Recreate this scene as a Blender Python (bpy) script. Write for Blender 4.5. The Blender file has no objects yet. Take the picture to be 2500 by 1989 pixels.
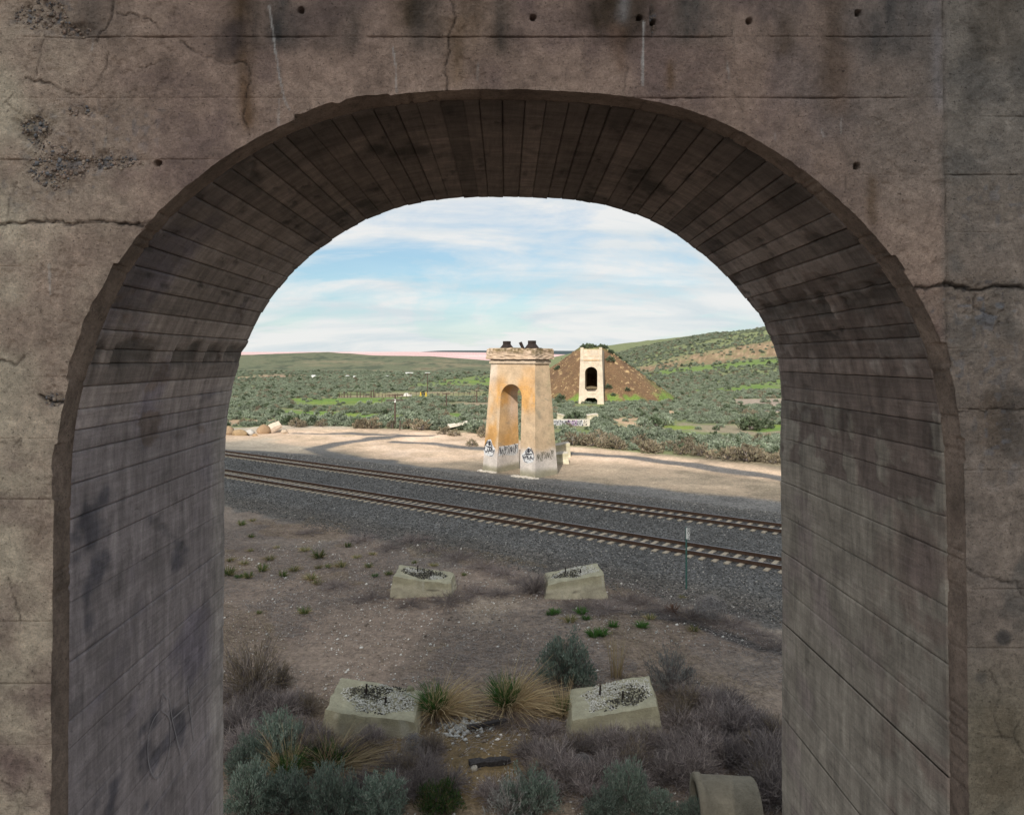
import bpy, math, random
import numpy as np
from mathutils import Vector
random.seed(7); rng = np.random.default_rng(11)
R = math.radians
SC = bpy.context.scene
COL = SC.collection
# ------------------------------------------------------------------ camera, sky, sun, exposure
F, CX, HY, H = 1750.0, 1180.0, 875.0, 9.5          # lens in photo pixels, vanishing point, eye height
cam = bpy.data.cameras.new('camera'); co = bpy.data.objects.new('camera', cam); COL.objects.link(co)
co.location = (0, 0, H); co.rotation_euler = (R(90), 0, 0)
cam.sensor_width = 36; cam.lens = F/2500*36; cam.shift_x = 70/2500; cam.shift_y = -119.5/2500
cam.clip_start = 0.1; cam.clip_end = 20000; SC.camera = co

SUN_EL, SUN_AZ = R(35), R(14)                      # sun behind the camera, a little to the left
SUNV = Vector((-math.sin(SUN_AZ)*math.cos(SUN_EL), -math.cos(SUN_AZ)*math.cos(SUN_EL), math.sin(SUN_EL)))
W = bpy.data.worlds.new('World'); SC.world = W; W.use_nodes = True
def build_world():
    nt = W.node_tree; N = nt.nodes; L = nt.links; N.clear()
    out = N.new('ShaderNodeOutputWorld'); bg = N.new('ShaderNodeBackground'); bg.inputs[1].default_value = 0.07
    sky = N.new('ShaderNodeTexSky'); sky.sky_type = 'NISHITA'; sky.sun_disc = False
    sky.sun_elevation = SUN_EL; sky.sun_rotation = math.pi+SUN_AZ; sky.air_density = 1.0; sky.dust_density = 0.6
    tc = N.new('ShaderNodeTexCoord'); sep = N.new('ShaderNodeSeparateXYZ'); L.new(tc.outputs['Generated'], sep.inputs[0])
    def M(op, a, b=None, clamp=False):
        n = N.new('ShaderNodeMath'); n.operation = op; n.use_clamp = clamp
        for i, v in enumerate((a, b)):
            if v is None: continue
            if isinstance(v, (int, float)): n.inputs[i].default_value = v
            else: L.new(v, n.inputs[i])
        return n.outputs[0]
    z = M('MAXIMUM', sep.outputs[2], 0.0); zz = M('ADD', z, 0.30)
    cmb = N.new('ShaderNodeCombineXYZ')
    L.new(M('DIVIDE', sep.outputs[0], zz), cmb.inputs[0]); L.new(M('DIVIDE', sep.outputs[1], zz), cmb.inputs[1])
    def noise(scale, loc, sc3, detail=7, rough=.55, dist=0.0):
        mp = N.new('ShaderNodeMapping'); mp.inputs['Location'].default_value = loc; mp.inputs['Scale'].default_value = sc3
        L.new(cmb.outputs[0], mp.inputs[0]); n = N.new('ShaderNodeTexNoise'); L.new(mp.outputs[0], n.inputs[0])
        n.inputs['Scale'].default_value = scale; n.inputs['Detail'].default_value = detail
        n.inputs['Roughness'].default_value = rough; n.inputs['Distortion'].default_value = dist
        return n.outputs['Fac']
    def ramp(fac, p):
        r = N.new('ShaderNodeValToRGB'); L.new(fac, r.inputs[0]); e = r.color_ramp.elements
        e[0].position, e[0].color = p[0][0], (p[0][1],)*3+(1,); e[1].position, e[1].color = p[1][0], (p[1][1],)*3+(1,)
        return r.outputs[0]
    n1 = noise(1.3, (3.4, 1.2, 0), (-.8, 1, 1), 10, .58, .7)
    n2 = noise(5.0, (1.0, 4.0, 0), (.6, 1.2, 1), 9, .62, .6)
    cov = ramp(M('ADD', M('MULTIPLY', n1, .75), M('MULTIPLY', n2, .25)), ((.40, 0), (.53, 1)))
    cov = M('ADD', M('MULTIPLY', cov, .72), .24)
    hz = N.new('ShaderNodeMapRange'); L.new(sep.outputs[2], hz.inputs[0]); hz.inputs[1].default_value = .0; hz.inputs[2].default_value = .16; hz.inputs[3].default_value = .80; hz.inputs[4].default_value = 0.0
    cov = M('MAXIMUM', cov, hz.outputs[0])
    n3 = noise(3.2, (7, 2, 0), (.5, 1.5, 1), 8, .6, .5)
    tone = N.new('ShaderNodeMix'); tone.data_type = 'RGBA'
    tone.inputs['A'].default_value = (6.0, 6.6, 6.9, 1); tone.inputs['B'].default_value = (7.6, 7.6, 7.5, 1)
    L.new(ramp(n3, ((.38, 0), (.58, 1))), tone.inputs['Factor'])
    blue = N.new('ShaderNodeMix'); blue.data_type = 'RGBA'; blue.blend_type = 'MULTIPLY'; blue.inputs['Factor'].default_value = 1
    L.new(sky.outputs[0], blue.inputs['A']); blue.inputs['B'].default_value = (.62, .86, .95, 1)
    mx = N.new('ShaderNodeMix'); mx.data_type = 'RGBA'
    L.new(cov, mx.inputs['Factor']); L.new(blue.outputs['Result'], mx.inputs['A']); L.new(tone.outputs['Result'], mx.inputs['B'])
    L.new(mx.outputs['Result'], bg.inputs[0]); L.new(bg.outputs[0], out.inputs[0])
build_world()
sun = bpy.data.lights.new('sun', 'SUN'); sun.energy = 3.5; sun.angle = R(0.53); sun.color = (1, .95, .88)
so = bpy.data.objects.new('sun', sun); COL.objects.link(so); so.rotation_euler = (-SUNV).to_track_quat('-Z', 'Y').to_euler()
so.location = (0, -20, 60)
vs = SC.view_settings; vs.view_transform = 'Standard'; vs.look = 'None'; vs.exposure = 0.7; vs.gamma = 1; vs.use_curve_mapping = False
SC.render.engine = 'CYCLES'; SC.cycles.max_bounces = 6; SC.cycles.diffuse_bounces = 4; SC.cycles.use_denoising = True

# ------------------------------------------------------------------ helpers
def S(a, b, x):
    t = np.clip((np.asarray(x, float)-a)/(b-a), 0, 1); return t*t*(3-2*t)
def _h(ix, iy, iz, seed):
    n = (ix.astype(np.int64)*374761393+iy.astype(np.int64)*668265263+iz.astype(np.int64)*2147483647+seed*1274126177) & 0xffffffff
    n = ((n ^ (n >> 13))*1274126177) & 0xffffffff
    return ((n ^ (n >> 16)) & 0xffff)/65535.0
def vn(x, y, z=0.0, seed=0):
    x, y, z = np.broadcast_arrays(np.asarray(x, float), np.asarray(y, float), np.asarray(z, float))
    ix, iy, iz = np.floor(x), np.floor(y), np.floor(z); fx, fy, fz = x-ix, y-iy, z-iz
    fx, fy, fz = (f*f*(3-2*f) for f in (fx, fy, fz)); r = 0
    for a in (0, 1):
        for b in (0, 1):
            for c in (0, 1):
                r = r+_h(ix+a, iy+b, iz+c, seed)*(fx if a else 1-fx)*(fy if b else 1-fy)*(fz if c else 1-fz)
    return r
def fbm(x, y, z=0.0, o=4, seed=0):
    r, a, t = 0, .5, 0
    for i in range(o):
        k = 2.03**i; r = r+a*vn(np.asarray(x)*k, np.asarray(y)*k, np.asarray(z)*k, seed+i); t += a; a *= .5
    return r/t
def tab(x, pts):
    p = np.array(pts, float); return np.interp(x, p[:, 0], p[:, 1])
def D(x, y): return x*1.15955, y*1.15955            # from the enlarged view to photo pixels
def gnd(px, py, z=-0.6):
    d = F*(H-z)/(py-HY); return ((px-CX)*d/F, d, z)
def at(px, py, d): return ((px-CX)*d/F, d, H-(py-HY)*d/F)
def pdist(P, pts, closed=False):
    """distance of points P (n,2) to a polyline"""
    pts = np.array(pts, float); best = np.full(len(P), 1e18)
    m = len(pts); rngs = range(m if closed else m-1)
    for i in rngs:
        a, b = pts[i], pts[(i+1) % m]; ab = b-a
        t = np.clip(((P-a)@ab)/(ab@ab+1e-12), 0, 1); q = a+t[:, None]*ab
        best = np.minimum(best, ((P-q)**2).sum(1))
    return np.sqrt(best)
def inpoly(P, pts):
    pts = np.array(pts, float); ins = np.zeros(len(P), bool); m = len(pts); j = m-1
    for i in range(m):
        a, b = pts[i], pts[j]
        c = ((a[1] > P[:, 1]) != (b[1] > P[:, 1])) & (P[:, 0] < (b[0]-a[0])*(P[:, 1]-a[1])/(b[1]-a[1]+1e-12)+a[0])
        ins ^= c; j = i
    return ins
def mesh(name, v, f, mat=None, col=None, smooth=False):
    """v (n,3); f a list of faces, or an int array (m,4)/(m,3)"""
    me = bpy.data.meshes.new(name); v = np.asarray(v, float)
    if isinstance(f, np.ndarray):
        m, k = f.shape; me.vertices.add(len(v)); me.vertices.foreach_set('co', v.ravel())
        me.loops.add(m*k); me.loops.foreach_set('vertex_index', f.ravel().astype(np.int32))
        me.polygons.add(m); me.polygons.foreach_set('loop_start', np.arange(0, m*k, k, dtype=np.int32))
        me.update(calc_edges=True)
    else: me.from_pydata([tuple(p) for p in v], [], [tuple(q) for q in f])
    if col is not None:
        c = np.ones((len(v), 4)); col = np.asarray(col, float)
        c[:, :col.shape[-1]] = col
        a = me.color_attributes.new('Col', 'FLOAT_COLOR', 'POINT'); a.data.foreach_set('color', c.ravel())
    if mat: me.materials.append(mat)
    if smooth: me.polygons.foreach_set('use_smooth', [True]*len(me.polygons))
    me.validate(); return me
def link(name, me, parent=None, loc=None):
    o = bpy.data.objects.new(name, me); COL.objects.link(o)
    if parent is not None: o.parent = parent
    if loc is not None: o.location = loc
    return o
def tag(o, label=None, cat=None, group=None, kind=None):
    for k, v in (('label', label), ('category', cat), ('group', group), ('kind', kind)):
        if v: o[k] = v
    return o
def thing(name, label, cat, loc=(0, 0, 0), group=None):
    o = bpy.data.objects.new(name, None); COL.objects.link(o); o.location = loc; o.empty_display_size = .3
    return tag(o, label, cat, group)
def part(name, v, f, mat, parent, col=None, smooth=False, label=None):
    """vertices given in the world; the parent's place is taken off"""
    o = link(name, mesh(name, np.asarray(v, float)-np.array(parent_loc(parent)), f, mat, col, smooth), parent)
    if label: o['label'] = label
    return o
def parent_loc(p):
    l = np.array(p.location, float)
    return l+parent_loc(p.parent) if p.parent else l
def dup(root, loc, rotz=0, scale=1.0, label=None, group=None, tilt=(0, 0)):
    r = root.copy(); COL.objects.link(r); r.location = loc; r.rotation_euler = (tilt[0], tilt[1], rotz)
    r.scale = (scale,)*3 if isinstance(scale, (int, float)) else scale
    if label: r['label'] = label
    if group: r['group'] = group
    for ch in list(root.children):
        c = ch.copy(); COL.objects.link(c); c.parent = r
        for g in ch.children:
            d = g.copy(); COL.objects.link(d); d.parent = c
    return r
def box(c, s, rz=0):
    x, y, z = np.array(s)/2.; v = np.array([(-x, -y, -z), (x, -y, -z), (x, y, -z), (-x, y, -z), (-x, -y, z), (x, -y, z), (x, y, z), (-x, y, z)])
    ca, sa = math.cos(rz), math.sin(rz); v = np.c_[v[:, 0]*ca-v[:, 1]*sa, v[:, 0]*sa+v[:, 1]*ca, v[:, 2]]
    return v+np.array(c), [(0, 3, 2, 1), (4, 5, 6, 7), (0, 1, 5, 4), (1, 2, 6, 5), (2, 3, 7, 6), (3, 0, 4, 7)]
def join(*vf):
    V, Fc, n = [], [], 0
    for v, f in vf:
        V.append(np.asarray(v)); Fc += [tuple(i+n for i in q) for q in f]; n += len(v)
    return np.vstack(V), Fc
def tube(a, b, r0, r1=None, n=8, cap=True):
    a, b = np.array(a, float), np.array(b, float); r1 = r0 if r1 is None else r1
    t = b-a; t /= np.linalg.norm(t); u = np.cross(t, (0, 0, 1) if abs(t[2]) < .9 else (1, 0, 0)); u /= np.linalg.norm(u); w = np.cross(t, u)
    an = np.arange(n)*2*math.pi/n; c = np.cos(an)[:, None]*u+np.sin(an)[:, None]*w
    v = np.vstack([a+c*r0, b+c*r1]); f = [(i, (i+1) % n, n+(i+1) % n, n+i) for i in range(n)]
    if cap: f += [tuple(range(n-1, -1, -1)), tuple(range(n, 2*n))]
    return v, f
def grid_faces(nu, nv, flip=False):
    i = np.arange(nu*nv).reshape(nu, nv); q = np.stack([i[:-1, :-1], i[1:, :-1], i[1:, 1:], i[:-1, 1:]], -1).reshape(-1, 4)
    return q[:, ::-1].copy() if flip else q
def ribbons(P, Wd, up=None):
    """P (n,k,3) centre lines, Wd (n,k) half widths -> verts, quads"""
    n, k, _ = P.shape; T = np.gradient(P, axis=1); rd = rng.normal(size=(n, 1, 3)) if up is None else np.broadcast_to(up, (n, 1, 3))
    s = np.cross(T, rd); s /= np.linalg.norm(s, axis=2, keepdims=True)+1e-9
    V = np.stack([P-s*Wd[..., None], P+s*Wd[..., None]], 2).reshape(-1, 3)
    b = (np.arange(n)*k*2)[:, None]+np.arange(k-1)[None]*2
    q = np.stack([b, b+1, b+3, b+2], -1).reshape(-1, 4)
    return V, q
def catq(lst):
    V, Q, C, n = [], [], [], 0
    for v, q, c in lst:
        V.append(v); Q.append(q+n); C.append(c); n += len(v)
    return np.vstack(V), np.vstack(Q), np.vstack(C)

# ------------------------------------------------------------------ materials
class NT:
    def __init__(s, name):
        s.m = bpy.data.materials.new(name); s.m.use_nodes = True; s.nt = s.m.node_tree; s.N = s.nt.nodes; s.L = s.nt.links
        s.b = s.N['Principled BSDF']; s.b.inputs['Roughness'].default_value = .9; s.b.inputs['Specular IOR Level'].default_value = .25
        s.tc = s.N.new('ShaderNodeTexCoord')
    def put(s, v, sock):
        if isinstance(v, (int, float)): sock.default_value = v
        elif isinstance(v, tuple): sock.default_value = v+(1,) if len(v) == 3 and len(sock.default_value) == 4 else v
        else: s.L.new(v, sock)
    def noise(s, scale, detail=6, rough=.6, dist=0, sc3=(1, 1, 1), loc=(0, 0, 0), coord='Object'):
        mp = s.N.new('ShaderNodeMapping'); mp.inputs['Scale'].default_value = sc3; mp.inputs['Location'].default_value = loc
        s.L.new(s.tc.outputs[coord], mp.inputs[0]); n = s.N.new('ShaderNodeTexNoise'); s.L.new(mp.outputs[0], n.inputs[0])
        n.inputs['Scale'].default_value = scale; n.inputs['Detail'].default_value = detail; n.inputs['Roughness'].default_value = rough; n.inputs['Distortion'].default_value = dist
        return n.outputs['Fac']
    def vor(s, scale, out='Distance', feat='F1'):
        n = s.N.new('ShaderNodeTexVoronoi'); n.feature = feat; s.L.new(s.tc.outputs['Object'], n.inputs['Vector']); n.inputs['Scale'].default_value = scale
        return n.outputs[out]
    def rng(s, v, a, b, c, d):
        n = s.N.new('ShaderNodeMapRange'); s.L.new(v, n.inputs[0])
        for i, q in enumerate((a, b, c, d)): n.inputs[i+1].default_value = q
        return n.outputs[0]
    def mul(s, a, b, t='MULTIPLY', fac=1.0):
        n = s.N.new('ShaderNodeMix'); n.data_type = 'RGBA'; n.blend_type = t; s.put(fac, n.inputs['Factor']); s.put(a, n.inputs['A']); s.put(b, n.inputs['B'])
        return n.outputs['Result']
    def math(s, op, a, b):
        n = s.N.new('ShaderNodeMath'); n.operation = op; s.put(a, n.inputs[0]); s.put(b, n.inputs[1]); return n.outputs[0]
    def attr(s):
        n = s.N.new('ShaderNodeAttribute'); n.attribute_name = 'Col'; return n
    def bump(s, h, dist, strength=1.0, prev=None):
        n = s.N.new('ShaderNodeBump'); n.inputs['Strength'].default_value = strength; n.inputs['Distance'].default_value = dist; s.L.new(h, n.inputs['Height'])
        if prev is not None: s.L.new(prev, n.inputs['Normal'])
        return n.outputs[0]
    def done(s, col, nrm=None):
        s.put(col, s.b.inputs['Base Color'])
        if nrm is not None: s.L.new(nrm, s.b.inputs['Normal'])
        return s.m
def m_wall():
    t = NT('weathered_concrete'); c = t.attr().outputs['Color']
    c = t.mul(c, t.rng(t.noise(1.7, 8, .65, .6), .3, .7, .78, 1.2)); c = t.mul(c, t.rng(t.noise(14, 6, .7), .3, .7, .76, 1.2)); c = t.mul(c, t.rng(t.noise(34, 5, .75, .5), .36, .5, .80, 1.04))
    pit = t.noise(48, 3, .6); c = t.mul(c, t.rng(pit, .62, .72, 1, .38)); c = t.mul(c, t.rng(t.noise(5, 9, .75, .8), .32, .68, .72, 1.22)); c = t.mul(c, t.rng(t.noise(150, 2, .6), .35, .65, .86, 1.12))
    n = t.bump(t.noise(9, 9, .78), .06, 1.0); n = t.bump(pit, .02, .8, n); n = t.bump(t.noise(150, 3, .6), .006, .9, n)
    return t.done(c, n)
def m_soffit():
    t = NT('board_marked_concrete'); c = t.attr().outputs['Color']
    g = t.noise(26, 5, .6, .4, (1, .07, 1)); c = t.mul(c, t.rng(g, .3, .7, .84, 1.14)); c = t.mul(c, t.rng(t.noise(3.2, 6, .7, .3, (.6, 2.6, .45)), .3, .7, .66, 1.3)); c = t.mul(c, t.rng(t.noise(2.4, 8, .65, .8), .3, .7, .70, 1.25))
    k = t.noise(14, 6, .7, 1.0, (1, .5, 1)); c = t.mul(c, t.rng(k, .62, .74, 1, .45)); c = t.mul(c, t.rng(t.noise(110, 2, .6), .35, .65, .86, 1.12))
    n = t.bump(g, .012, .7); n = t.bump(t.noise(40, 5, .7), .008, .7, n)
    return t.done(c, n)
def m_conc(name='old_concrete', sc=1.0, st=.03):
    t = NT(name); c = t.attr().outputs['Color']
    c = t.mul(c, t.rng(t.noise(1.2*sc, 8, .65, .4), .3, .7, .78, 1.2)); c = t.mul(c, t.rng(t.noise(9*sc, 6, .7), .3, .7, .85, 1.13))
    c = t.mul(c, t.rng(t.noise(3.0*sc, 5, .6, .3, (1, 1, 5)), .55, .75, 1, .80))
    n = t.bump(t.noise(9*sc, 8, .7), st, .7)
    return t.done(c, n)
def m_ground():
    t = NT('bare_ground'); a = t.attr(); c = a.outputs['Color']; g = a.outputs['Alpha']
    c = t.mul(c, t.rng(t.noise(.22, 8, .6, .3), .3, .7, .80, 1.2)); c = t.mul(c, t.rng(t.noise(2.2, 8, .75), .3, .7, .72, 1.28))
    st = t.noise(5, 4, .7, .6, (2.2, .5, 1)); c = t.mul(c, t.rng(st, .3, .7, .82, 1.18))
    v = t.vor(11, 'Color'); sp = t.N.new('ShaderNodeSeparateColor'); t.L.new(v, sp.inputs[0])
    gr = t.rng(sp.outputs[0], 0, 1, .45, 1.5); c = t.mul(c, gr, 'MULTIPLY', g)
    n = t.bump(t.vor(11), .05, .7); n = t.bump(t.noise(2.2, 8, .75), .12, .7, n)
    return t.done(c, n)
def m_leaf(name, var=.3, tr=.25):
    t = NT(name); c = t.attr().outputs['Color']; oi = t.N.new('ShaderNodeObjectInfo')
    c = t.mul(c, t.rng(oi.outputs['Random'], 0, 1, 1-var, 1+var))
    t.b.inputs['Roughness'].default_value = .75; m = t.done(c)
    if tr > 0:
        tl = t.N.new('ShaderNodeBsdfTranslucent'); t.L.new(c, tl.inputs[0]); mx = t.N.new('ShaderNodeMixShader'); mx.inputs[0].default_value = tr
        t.L.new(t.b.outputs[0], mx.inputs[1]); t.L.new(tl.outputs[0], mx.inputs[2]); t.L.new(mx.outputs[0], t.N['Material Output'].inputs[0])
    return m
def m_plain(name, c, rough=.8, metal=0, sc=20, amt=.2, bump=.004):
    t = NT(name); t.b.inputs['Roughness'].default_value = rough; t.b.inputs['Metallic'].default_value = metal
    k = t.noise(sc, 6, .65); return t.done(t.mul(c, t.rng(k, .3, .7, 1-amt, 1+amt)), t.bump(k, bump, .6))
MW, MS, MC, MG = m_wall(), m_soffit(), m_conc(), m_ground()
MF = m_conc('footing_concrete', 2.2, .05)
ML, MD = m_leaf('sage_leaves', .25, .35), m_leaf('dry_twigs', .3, .25)
MT = m_conc('rubble_stone', 3, .02)
MRUST = m_plain('rusted_rail', (.085, .050, .034), .55, .2, 8, .3); MRTOP = m_plain('worn_rail_head', (.30, .29, .30), .35, .8, 6, .2)
MTIE = m_plain('concrete_tie', (.46, .385, .29), .9, 0, 9, .22); MSTEEL = m_plain('dark_rusted_steel', (.035, .025, .022), .7, .3, 12, .35)
MGREEN = m_plain('green_painted_steel', (.05, .12, .10), .5); MWHITE = m_plain('white_paint', (.68, .68, .65), .5, 0, 30, .06)
MBLACK = m_plain('black_paint', (.015, .015, .018), .6); MWOOD = m_plain('grey_wood', (.085, .060, .046), .9, 0, 14, .3)
MCHAR = m_plain('charred_wood', (.045, .040, .040), .9, 0, 18, .5, .02); MGLASS = m_plain('dark_glass', (.02, .025, .03), .2)
MYEL = m_plain('yellow_paint', (.6, .42, .05), .6); MPALE = m_plain('pale_rail_wood', (.36, .26, .18), .9, 0, 10, .25)

# ------------------------------------------------------------------ terrain
LH = [((px-CX)*900/F, z) for px, z in ((-400, 9), (300, 11.5), (545, 12.5), (650, 15.2), (800, 17.8), (880, 14.2), (1044, 12.7), (1160, 8.6), (1195, 7), (1290, 2), (1350, 0), (3000, 0))]
RH = [((px-CX)*450/F, z) for px, z in ((-900, 0), (1480, 0), (1554, 8.5), (1623, 13.9), (1681, 17.6), (1739, 21), (1797, 24.2), (1855, 27.3), (1950, 31), (2200, 38), (3000, 46))]
PL = [(-3500, 30), (-700, 33), (-300, 33.5), (0, 31), (120, 27), (300, 23), (700, 16), (2500, 20)]
def tn(X, Y): return .6*(X-14.0)+.8*(Y-33.65)
def zg(X, Y):
    X, Y = np.asarray(X, float), np.asarray(Y, float); n = tn(X, Y)
    bench = S(-8.5, -2.0, n)*(1-S(9.4, 15, n)); flat = S(-4, -2, n)*(1-S(9.4, 11, n))
    z = -.6+.37*bench
    z = z+(1-flat)*(.16*(fbm(X/2.6, Y/2.6, 0, 4, 3)-.5))
    z = z+S(92, 130, Y)*.9*(fbm(X/22, Y/22, 0, 3, 5)-.5)
    z = z+S(78, 95, Y)*(1-S(112, 125, Y))*.8*np.clip(fbm(X/6, Y/4, 0, 3, 8)-.45, 0, 1)
    lh = np.interp(X, *np.array(LH).T); z = z+lh*S(385, 900, Y)*(.97+.06*fbm(X/60, Y/60, 0, 3, 9))
    rh = np.interp(X, *np.array(RH).T); s = .42*S(250, 395, Y)+.36*S(398, 425, Y)+.22*S(425, 475, Y)
    z = z+rh*s+rh*.08*S(300, 400, Y)*(fbm(X/18, Y/18, 0, 3, 12)-.5)
    z = z*(1-S(1000, 1700, Y)*.98)
    z = z+np.interp(X*2600/np.maximum(Y, 500), *np.array(PL).T)*S(1750, 2600, Y)*(1-S(3000, 4000, Y)*.5)
    z = z+S(4300, 6200, Y)*(60+4*np.sin(X/2400+.5))*S(-1100, -300, X)
    return z
def px_of(X, Y): return CX+F*np.asarray(X)/np.maximum(Y, 1), HY+F*(H+.6)/np.maximum(Y, 1)
BND = [(-400, 1030), (300, 1040), (545, 1043), (700, 1043), (960, 1047), (1050, 1052), (1180, 1064), (1330, 1085), (1440, 1090), (1560, 1104), (1700, 1118), (1846, 1130), (1950, 1138), (2300, 1160), (3000, 1200)]
BND_G = np.array([gnd(a, b)[:2] for a, b in BND])
def G(*pts): return [gnd(a, b)[:2] for a, b in pts]
SAND = G(*[D(a, b) for a, b in ((100, 925), (472, 914), (560, 910), (700, 903), (900, 902), (1010, 905), (1170, 930), (1220, 938), (1400, 958), (1560, 978), (1645, 990), (1900, 1020), (1900, 1045), (1645, 1012), (1500, 998), (1350, 982), (1200, 972), (1100, 968), (1000, 972), (900, 975), (800, 970), (730, 950), (640, 938), (560, 925), (472, 930))])
STRIPS = [(G((1385, 1107), (1420, 1108), (1533, 1116), (1691, 1135), (1849, 1159), (1950, 1175), (2300, 1230)), 1.15),
          (G((967, 1079), (1031, 1082), (1098, 1089), (1165, 1095), (1240, 1099)), .95),
          (G((1048, 1065), (981, 1067), (914, 1072), (847, 1080), (797, 1089), (770, 1095), (784, 1104), (831, 1114), (881, 1122), (940, 1127)), 1.1),
          (G((720, 1057.5), (800, 1060), (947, 1064), (1048, 1065.5)), .7)]
GREEN = [G((700, 973), (963, 972), (940, 983), (850, 989), (740, 988)), G((690, 997), (842, 1005), (927, 1007), (1015, 1012), (981, 1018), (854, 1017), (770, 1010), (690, 1006)),
         G((980, 942), (1189, 914), (1330, 912), (1330, 925), (1189, 941), (1053, 939)), G((1092, 1010), (1130, 1012), (1130, 1020), (1105, 1020)),
         G((1835, 1046), (1870, 1036), (1930, 1040), (1935, 1052), (1850, 1054)), G((1630, 1040), (1690, 1038), (1692, 1050), (1640, 1050)), G((1630, 1034), (1655, 1032), (1652, 1044), (1634, 1043)),
         G((1640, 955), (1910, 935), (1912, 950), (1760, 953))]
TANP = [(G((1484, 1024), (1560, 1022), (1570, 1046), (1490, 1048)), (.46, .32, .21)), (G((1622, 1004), (1650, 1005), (1648, 1016), (1620, 1014)), (.46, .33, .22)), (G((1774, 975), (1950, 972), (1950, 996), (1800, 992)), (.33, .26, .21)),
        (G((1846, 1003), (1950, 1000), (1950, 1009), (1870, 1010)), (.12, .12, .12)), (G((1900, 1008), (1960, 1006), (1960, 1014), (1880, 1016)), (.46, .34, .25)),
        (G((545, 1025), (700, 1020), (690, 1034), (560, 1036)), (.34, .24, .16)), (G((545, 922), (680, 914), (760, 918), (690, 924), (545, 926)), (.40, .26, .18)), (G((1740, 906), (1900, 895), (1908, 905), (1800, 912)), (.28, .17, .11))]
GAP = G((1470, 1050), (1640, 1030), (1930, 1046), (1935, 1068), (1740, 1058), (1600, 1052))
def ground_paint(X, Y, z):
    """albedo and gravel amount from what lies where on the site"""
    P = np.c_[X, Y]; n = tn(X, Y); w = (fbm(X/3, Y/3, 0, 4, 21)-.5)*2; wf = (fbm(X*1.3, Y*1.3, 0, 3, 22)-.5)*2
    wl = (fbm(X/14, Y/14, 0, 4, 25)-.5)*2
    c = np.zeros((len(X), 3)); g = np.full(len(X), .35)
    def mix(col, m, gv=None):
        nonlocal c, g
        m = np.clip(m, 0, 1); c = c*(1-m[:, None])+np.array(col)*m[:, None]
        if gv is not None: g = g*(1-m)+gv*m
    c[:] = (.270, .205, .160)                                                       # brown foreground dirt
    mix((.345, .27, .205), S(.1, .5, wl+.4*w)); mix((.195, .145, .115), S(.2, .7, -wl+.3*wf))
    mix((.30, .25, .205), S(-14, -8, n)*S(-.2, .5, w)*.8)
    mix((.20, .14, .07), S(3.5, 1.6, np.hypot((X+.1)/1.1, (Y-18.3)))*S(-.5, .3, w))   # yellow dirt between the near footings
    rut = pdist(P, G((1560, 1497), (1660, 1512), (1760, 1545), (1850, 1580), (1930, 1600)))
    mix((.06, .06, .062), S(.5, .2, rut+.25*wf)*.85, .8)
    far = S(-.5, .5, n-15.5)
    mix((.215, .175, .125), S(0, 1, n-12), .5); mix((.33, .275, .205), S(-.1, .5, wl+.5*w)*S(12, 13, n)*S(30, 10, X))                                        # tan hardpan past the tracks
    mix((.36, .28, .20), S(8, 12, n)*S(-.1, .5, wl+.5*w), .35)
    left = S(-12, -24, X); mix((.40, .34, .265), left*S(8.6, 9.6, n), .3)
    fb = np.interp(X, [-27, -20, -12, -5, 4, 30], [9.6, 13, 16.0, 14.8, 16.4, 18.4])+w*.9
    b = S(-7.3, -6.2, n+1.1*w+.5*wf)*(1-S(-.5, .8, n-fb)); mix((.150, .145, .138), b, 1.0); mix((.115, .112, .110), b*S(.0, .5, wl+.4*w)*.8); mix((.135, .118, .100), b*S(-3.8, -5.5, n+.6*w)*.8); mix((.125, .098, .078), b*np.maximum(S(.9, .3, np.abs(n)), S(.9, .3, np.abs(n-7.3)))*.6)  # ballast
    sd = np.where(inpoly(P, SAND), 1, -1)*pdist(P, SAND, True); mix((.56, .415, .295), S(-1.5, 2.5, sd+2.2*w), .25); mix((.42, .32, .22), S(-1.5, 2.5, sd+2.2*w)*S(.05, .45, -w+.5*wf)*.7)
    mix((.66, .505, .38), S(1, 4, sd+2*wl)*S(0, .5, w)*.8)
    for pl, hw in STRIPS: mix((.105, .105, .105), S(hw+.5, hw-.4, pdist(P, pl)+.5*w)*.92, .7)
    bd = np.where(Y > np.interp(X/np.maximum(Y, 1), BND_G[:, 0]/BND_G[:, 1], BND_G[:, 1]), 1., -1.)*pdist(P, BND_G)
    fld = S(-1.5, 3, bd+2*w)*(Y > 40)
    mix((.20, .19, .11), fld, .1)
    mix((.15, .185, .075), fld*S(-.3, .4, wl)); mix((.27, .21, .145), fld*S(.15, .6, -wl+.5*w)*.8)
    gp = np.where(inpoly(P, GAP), 1, -1)*pdist(P, GAP, True); mix((.26, .215, .15), S(-2, 3, gp+2*w)*.9)
    for pl in GREEN:
        sc = np.ptp(np.array(pl)[:, 1])*.10+.6; sd = np.where(inpoly(P, pl), 1, -1)*pdist(P, pl, True)
        mix((.115, .20, .035), S(-sc, sc, sd+sc*1.6*w)*.92)
        mix((.21, .25, .05), S(-sc, sc, sd+sc*1.6*w)*S(.0, .5, wl+.4*wf)*.8)
    for pl, cc in TANP:
        sc = np.ptp(np.array(pl)[:, 1])*.10+.5; sd = np.where(inpoly(P, pl), 1, -1)*pdist(P, pl, True)
        mix(cc, S(-sc, sc, sd+sc*1.5*w)*.95)
    lh = np.interp(X, *np.array(LH).T)*(Y > 385); m = S(1, 4, lh)*S(380, 470, Y)
    hs = (fbm(X/9, Y/26, 0, 5, 27)-.5)*2; hs2 = (fbm(X/45, Y/60, 0, 4, 28)-.5)*2
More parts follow.
